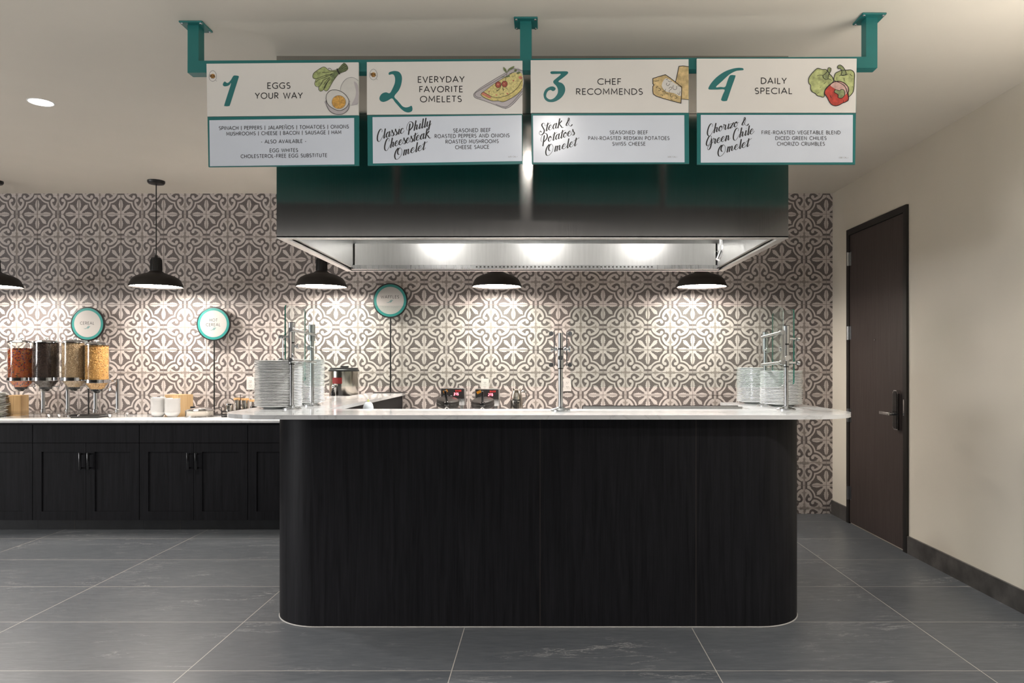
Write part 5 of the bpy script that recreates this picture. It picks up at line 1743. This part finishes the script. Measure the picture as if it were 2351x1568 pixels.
build('carry_handle', MB().cyl((hx_, -0.27, 0.9275), (hx_, -0.27, 1.092), .0032, n=8), M['black'], rk, 40)


def jar(px, Y, r, z0, h, label, kind):
    c = at(px, 930, Y=Y)
    t = thing('condiment_jar', label, 'jar', (c.x, Y, z0), 'jars in the black wire rack')
    if kind == 'glass':
        build('body', MB().lathe([(0, z0), (r, z0), (r, z0 + h), (r * .93, z0 + h), (r * .93, z0 + .004), (0, z0 + .004)], (c.x, Y, 0), 24), M['acrylic'], t, 40)
        build('filling', MB().lathe([(0, z0 + .005), (r * .88, z0 + .005), (r * .88, z0 + h * .62), (0, z0 + h * .64)], (c.x, Y, 0), 20), M['iron'], t, 40)
    else:
        build('body', MB().lathe([(0, z0), (r, z0), (r, z0 + h * .97), (r * .96, z0 + h), (0, z0 + h)], (c.x, Y, 0), 24), M['urn'], t, 40)
    if kind == 'low':
        build('lid', MB().lathe([(0, z0 + h), (r * 1.05, z0 + h), (r * 1.05, z0 + h + .010), (r * .9, z0 + h + .014), (0, z0 + h + .015)], (c.x, Y, 0), 24), M['chrome'], t, 40)
    else:
        build('lid', MB().lathe([(0, z0 + h), (r * 1.12, z0 + h), (r * 1.12, z0 + h + .014), (r * 1.05, z0 + h + .018), (0, z0 + h + .018)], (c.x, Y, 0), 24), M['cork'], t, 40)


jar(527, -0.315, .030, .9276, .075, 'short steel jar at the left end of the wire rack', 'low')
jar(545, -0.235, .028, .9276, .115, 'tall steel jar with cork lid, left of the rack handle', 'tall')
jar(563, -0.235, .028, .9276, .112, 'tall steel jar with cork lid, right of the rack handle', 'tall')
jar(582, -0.27, .031, .9276, .102, 'clear glass jar with cork lid next to the plate stack', 'glass')

# urn on the buffet beside the island
uc = at(789.5, 880, Y=-0.345)
ur = thing('syrup_urn', 'steel urn with black lid, red label and black tap beside the island', 'urn', (uc.x, -0.345, 0.9005))
ru = 0.121
build('body', MB().lathe([(0, .903), (ru * .96, .903), (ru, .908), (ru, .985), (ru * .992, .987), (ru, .989), (ru, 1.296), (0, 1.296)], (uc.x, -0.345, 0), 48), M['urn'], ur, 30)
ul = build('lid', MB().lathe([(0, 1.294), (ru * 1.05, 1.294), (ru * 1.06, 1.300), (ru * 1.05, 1.306), (ru * .98, 1.312), (ru * .96, 1.324), (0, 1.326)], (uc.x, -0.345, 0), 48), M['plastic_black'], ur, 40)
build('lid_handle', MB().box(uc.x - .022, uc.x + .040, -0.36, -0.33, 1.326, 1.340, bev=0.003), M['plastic_black'], ul, 40)
a0, a1 = radians(-125), radians(-82)
lb = MB()
ns = 10
V = []
for i in range(ns + 1):
    a = a0 + (a1 - a0) * i / ns
    for z in (1.190, 1.242):
        V.append((uc.x + ru * 1.004 * cos(a), -0.345 + ru * 1.004 * sin(a), z))
lb.add(V, [(2 * i, 2 * i + 2, 2 * i + 3, 2 * i + 1) for i in range(ns)])
build('label', lb, M['red'], ur)
ta = radians(-109)
tx, ty = uc.x + ru * cos(ta), -0.345 + ru * sin(ta)
ux_, uy_ = cos(ta), sin(ta)
tp = MB().cyl((tx, ty, 1.168), (tx + .03 * ux_, ty + .03 * uy_, 1.168), .010, n=14).ball((tx + .034 * ux_, ty + .034 * uy_, 1.168), .014, 8)
tap = build('tap', tp, M['chrome'], ur, 50)
build('tap_lever', MB().lathe([(0, 1.070), (.014, 1.078), (.019, 1.10), (.012, 1.13), (.006, 1.16), (0, 1.165)], (tx + .036 * ux_, ty + .036 * uy_, 0), 18), M['blackgloss'], tap, 50)
build('spout', MB().cyl((tx + .036 * ux_, ty + .036 * uy_, 1.075), (tx + .036 * ux_, ty + .036 * uy_, 1.04), .009, .007, 14), M['blackgloss'], tap, 50)

# ================================================================== WAFFLE MAKERS, BATTER JUG
def waffle(px, ptop, label, tilt, tag_px):
    Y = -0.22
    k = (Y + D) / F
    c = at(px, ptop, Y=Y)
    x, zt = c.x, c.z
    t = thing('waffle_maker', label, 'waffle maker', (x, -0.30, 0.9005), 'waffle makers on the back counter')
    w = 27.5 * k
    cx_ = x + 0.018
    bx = build('control_box', MB().box(cx_ - w, cx_ + w, Y, Y + 0.14, zt - 0.150, zt, bev=0.004), M['nickel'], t, 40)
    for sx in (-1, 1):
        build('leg', MB().box(cx_ + sx * (w - .03) - .012, cx_ + sx * (w - .03) + .012, Y + .03, Y + .11, 0.9006, zt - 0.150), M['nickel'], t)
    pn = build('control_panel', MB().box(cx_ - w + .004, cx_ + w - .004, Y - .0025, Y, zt - 0.090, zt - 0.004), M['panelblk'], bx)

    def fn(a, b, l):
        return Vector((cx_ + a * k, Y - .0032 - .0004 * l, zt - b * k))
    d = Draw(fn)
    text(d, '215', 3.0, 13.5, 15.5, cap=5.0, wt=0.26, gap=0.25)
    build('display', d.mb, M['led'], pn)
    d = Draw(fn)
    text(d, 'BAKER', 6.5, 20.0, 7.4, cap=3.4, wt=0.22, gap=0.16)
    build('lettering', d.mb, M['redprint'], pn)
    d = Draw(fn)
    for a in (-20, -12, -3):
        d.disc(a, 18, 2.6, n=16)
    build('dial', d.mb, M['chrome'], pn)
    # round iron on a swivel in front of the box
    iy = Y - 0.13
    zi = zt - 0.118
    ri = 0.098
    th = radians(tilt)
    ax = Vector((sin(th), -0.20, cos(th)))
    ir = MB().lathe([(0, -.036), (ri * .80, -.036), (ri * .96, -.028), (ri, -.014), (ri, -.004), (ri * .97, 0), (ri, .004), (ri, .014), (ri * .96, .028), (ri * .8, .036), (0, .036)], (x - .008, iy, zi), 40, 0, ax)
    build('waffle_iron', ir, M['iron'], t, 40)
    yk_ = iy - ri - .012
    build('pivot', MB().ball((x - .002, yk_, zi - .004), .026, 12), M['blackgloss'], t, 60)
    hd = MB().cyl((x - .002, yk_ - .002, zi + .018), (x - .004 - tilt * .0012, yk_ - .02, zi + .098), .0095, .012, 16).ball((x - .004 - tilt * .0012, yk_ - .02, zi + .100), .012, 8)
    build('handle', hd, M['blackgloss'], t, 60)
    lg = MB()
    for sx in (-1, 1):
        lg.cyl((x - .002, yk_, zi - .026), (x + sx * .085, yk_ + .01, .9046), .0055, n=10)
    lg.tube([(x - .09, yk_ + .01, .9052), (x - .09, Y + .02, .9052), (x + .09, Y + .02, .9052), (x + .09, yk_ + .01, .9052)], .0045, 8)
    build('support_legs', lg, M['chrome'], t, 50)
    tm = MB().obox((cx_ + tag_px * k, yk_ - .005, zt - 0.018), (.017, 0, .008), (0, .004, 0), (-.005, 0, .010))
    build('handle_tag', tm, M['orange'], t)


waffle(1034.5, 891.5, 'rotating waffle maker nearer the waffles sign, showing 215', 6, -8)
waffle(1113.5, 893, 'rotating waffle maker beside the steel batter jug, showing 215', -3, -13)

jc = at(1186, 920, Y=-0.34)
jg = thing('batter_jug', 'tall stainless jug lettered Pancake Batter on the back counter', 'jug', (jc.x, -0.34, 0.9005))
zj = H - (892 - CY) * (D - 0.34) / F
build('body', MB().lathe([(0, .9006), (.052, .9006), (.054, .906), (.055, 1.00), (.053, 1.05), (.046, 1.09), (.036, 1.122), (.031, 1.132), (.036, zj), (.034, zj), (.029, 1.132), (0, 1.130)], (jc.x, -0.34, 0), 36), M['urn'], jg, 40)
hp = [(jc.x + .036, -0.34, 1.118), (jc.x + .062, -0.34, 1.126), (jc.x + .080, -0.34, 1.105), (jc.x + .082, -0.34, 1.07), (jc.x + .070, -0.34, 1.03), (jc.x + .053, -0.34, 1.005)]
build('handle', MB().tube([tuple(p) for p in catmull(hp, 5)], .0048, 8), M['chrome'], jg, 50)


def fnj(a, b, l):
    ang = -pi / 2 + a / .055
    return Vector((jc.x + .0557 * cos(ang), -0.34 + .0557 * sin(ang), b))


d = Draw(fnj)
kk = (D - 0.34) / F
def jtext(s, z, wdt):
    tot = sum(GL[c.upper()][0] * (1 if c.isupper() else .72) for c in s) + .14 * (len(s) - 1)
    kx = wdt / tot
    x = -wdt / 2
    for c in s:
        sc = 1 if c.isupper() else .74
        w, st = GL[c.upper()]
        for p in st:
            d.stroke([(x + a * kx * sc, z + b * .015 * sc) for a, b in p], .0036, 0, 0, cap=False)
        x += (w * sc + .14) * kx


jtext('Pancake', 1.043, .062)
jtext('Batter', 1.020, .050)
build('lettering', d.mb, M['ink'], jg)
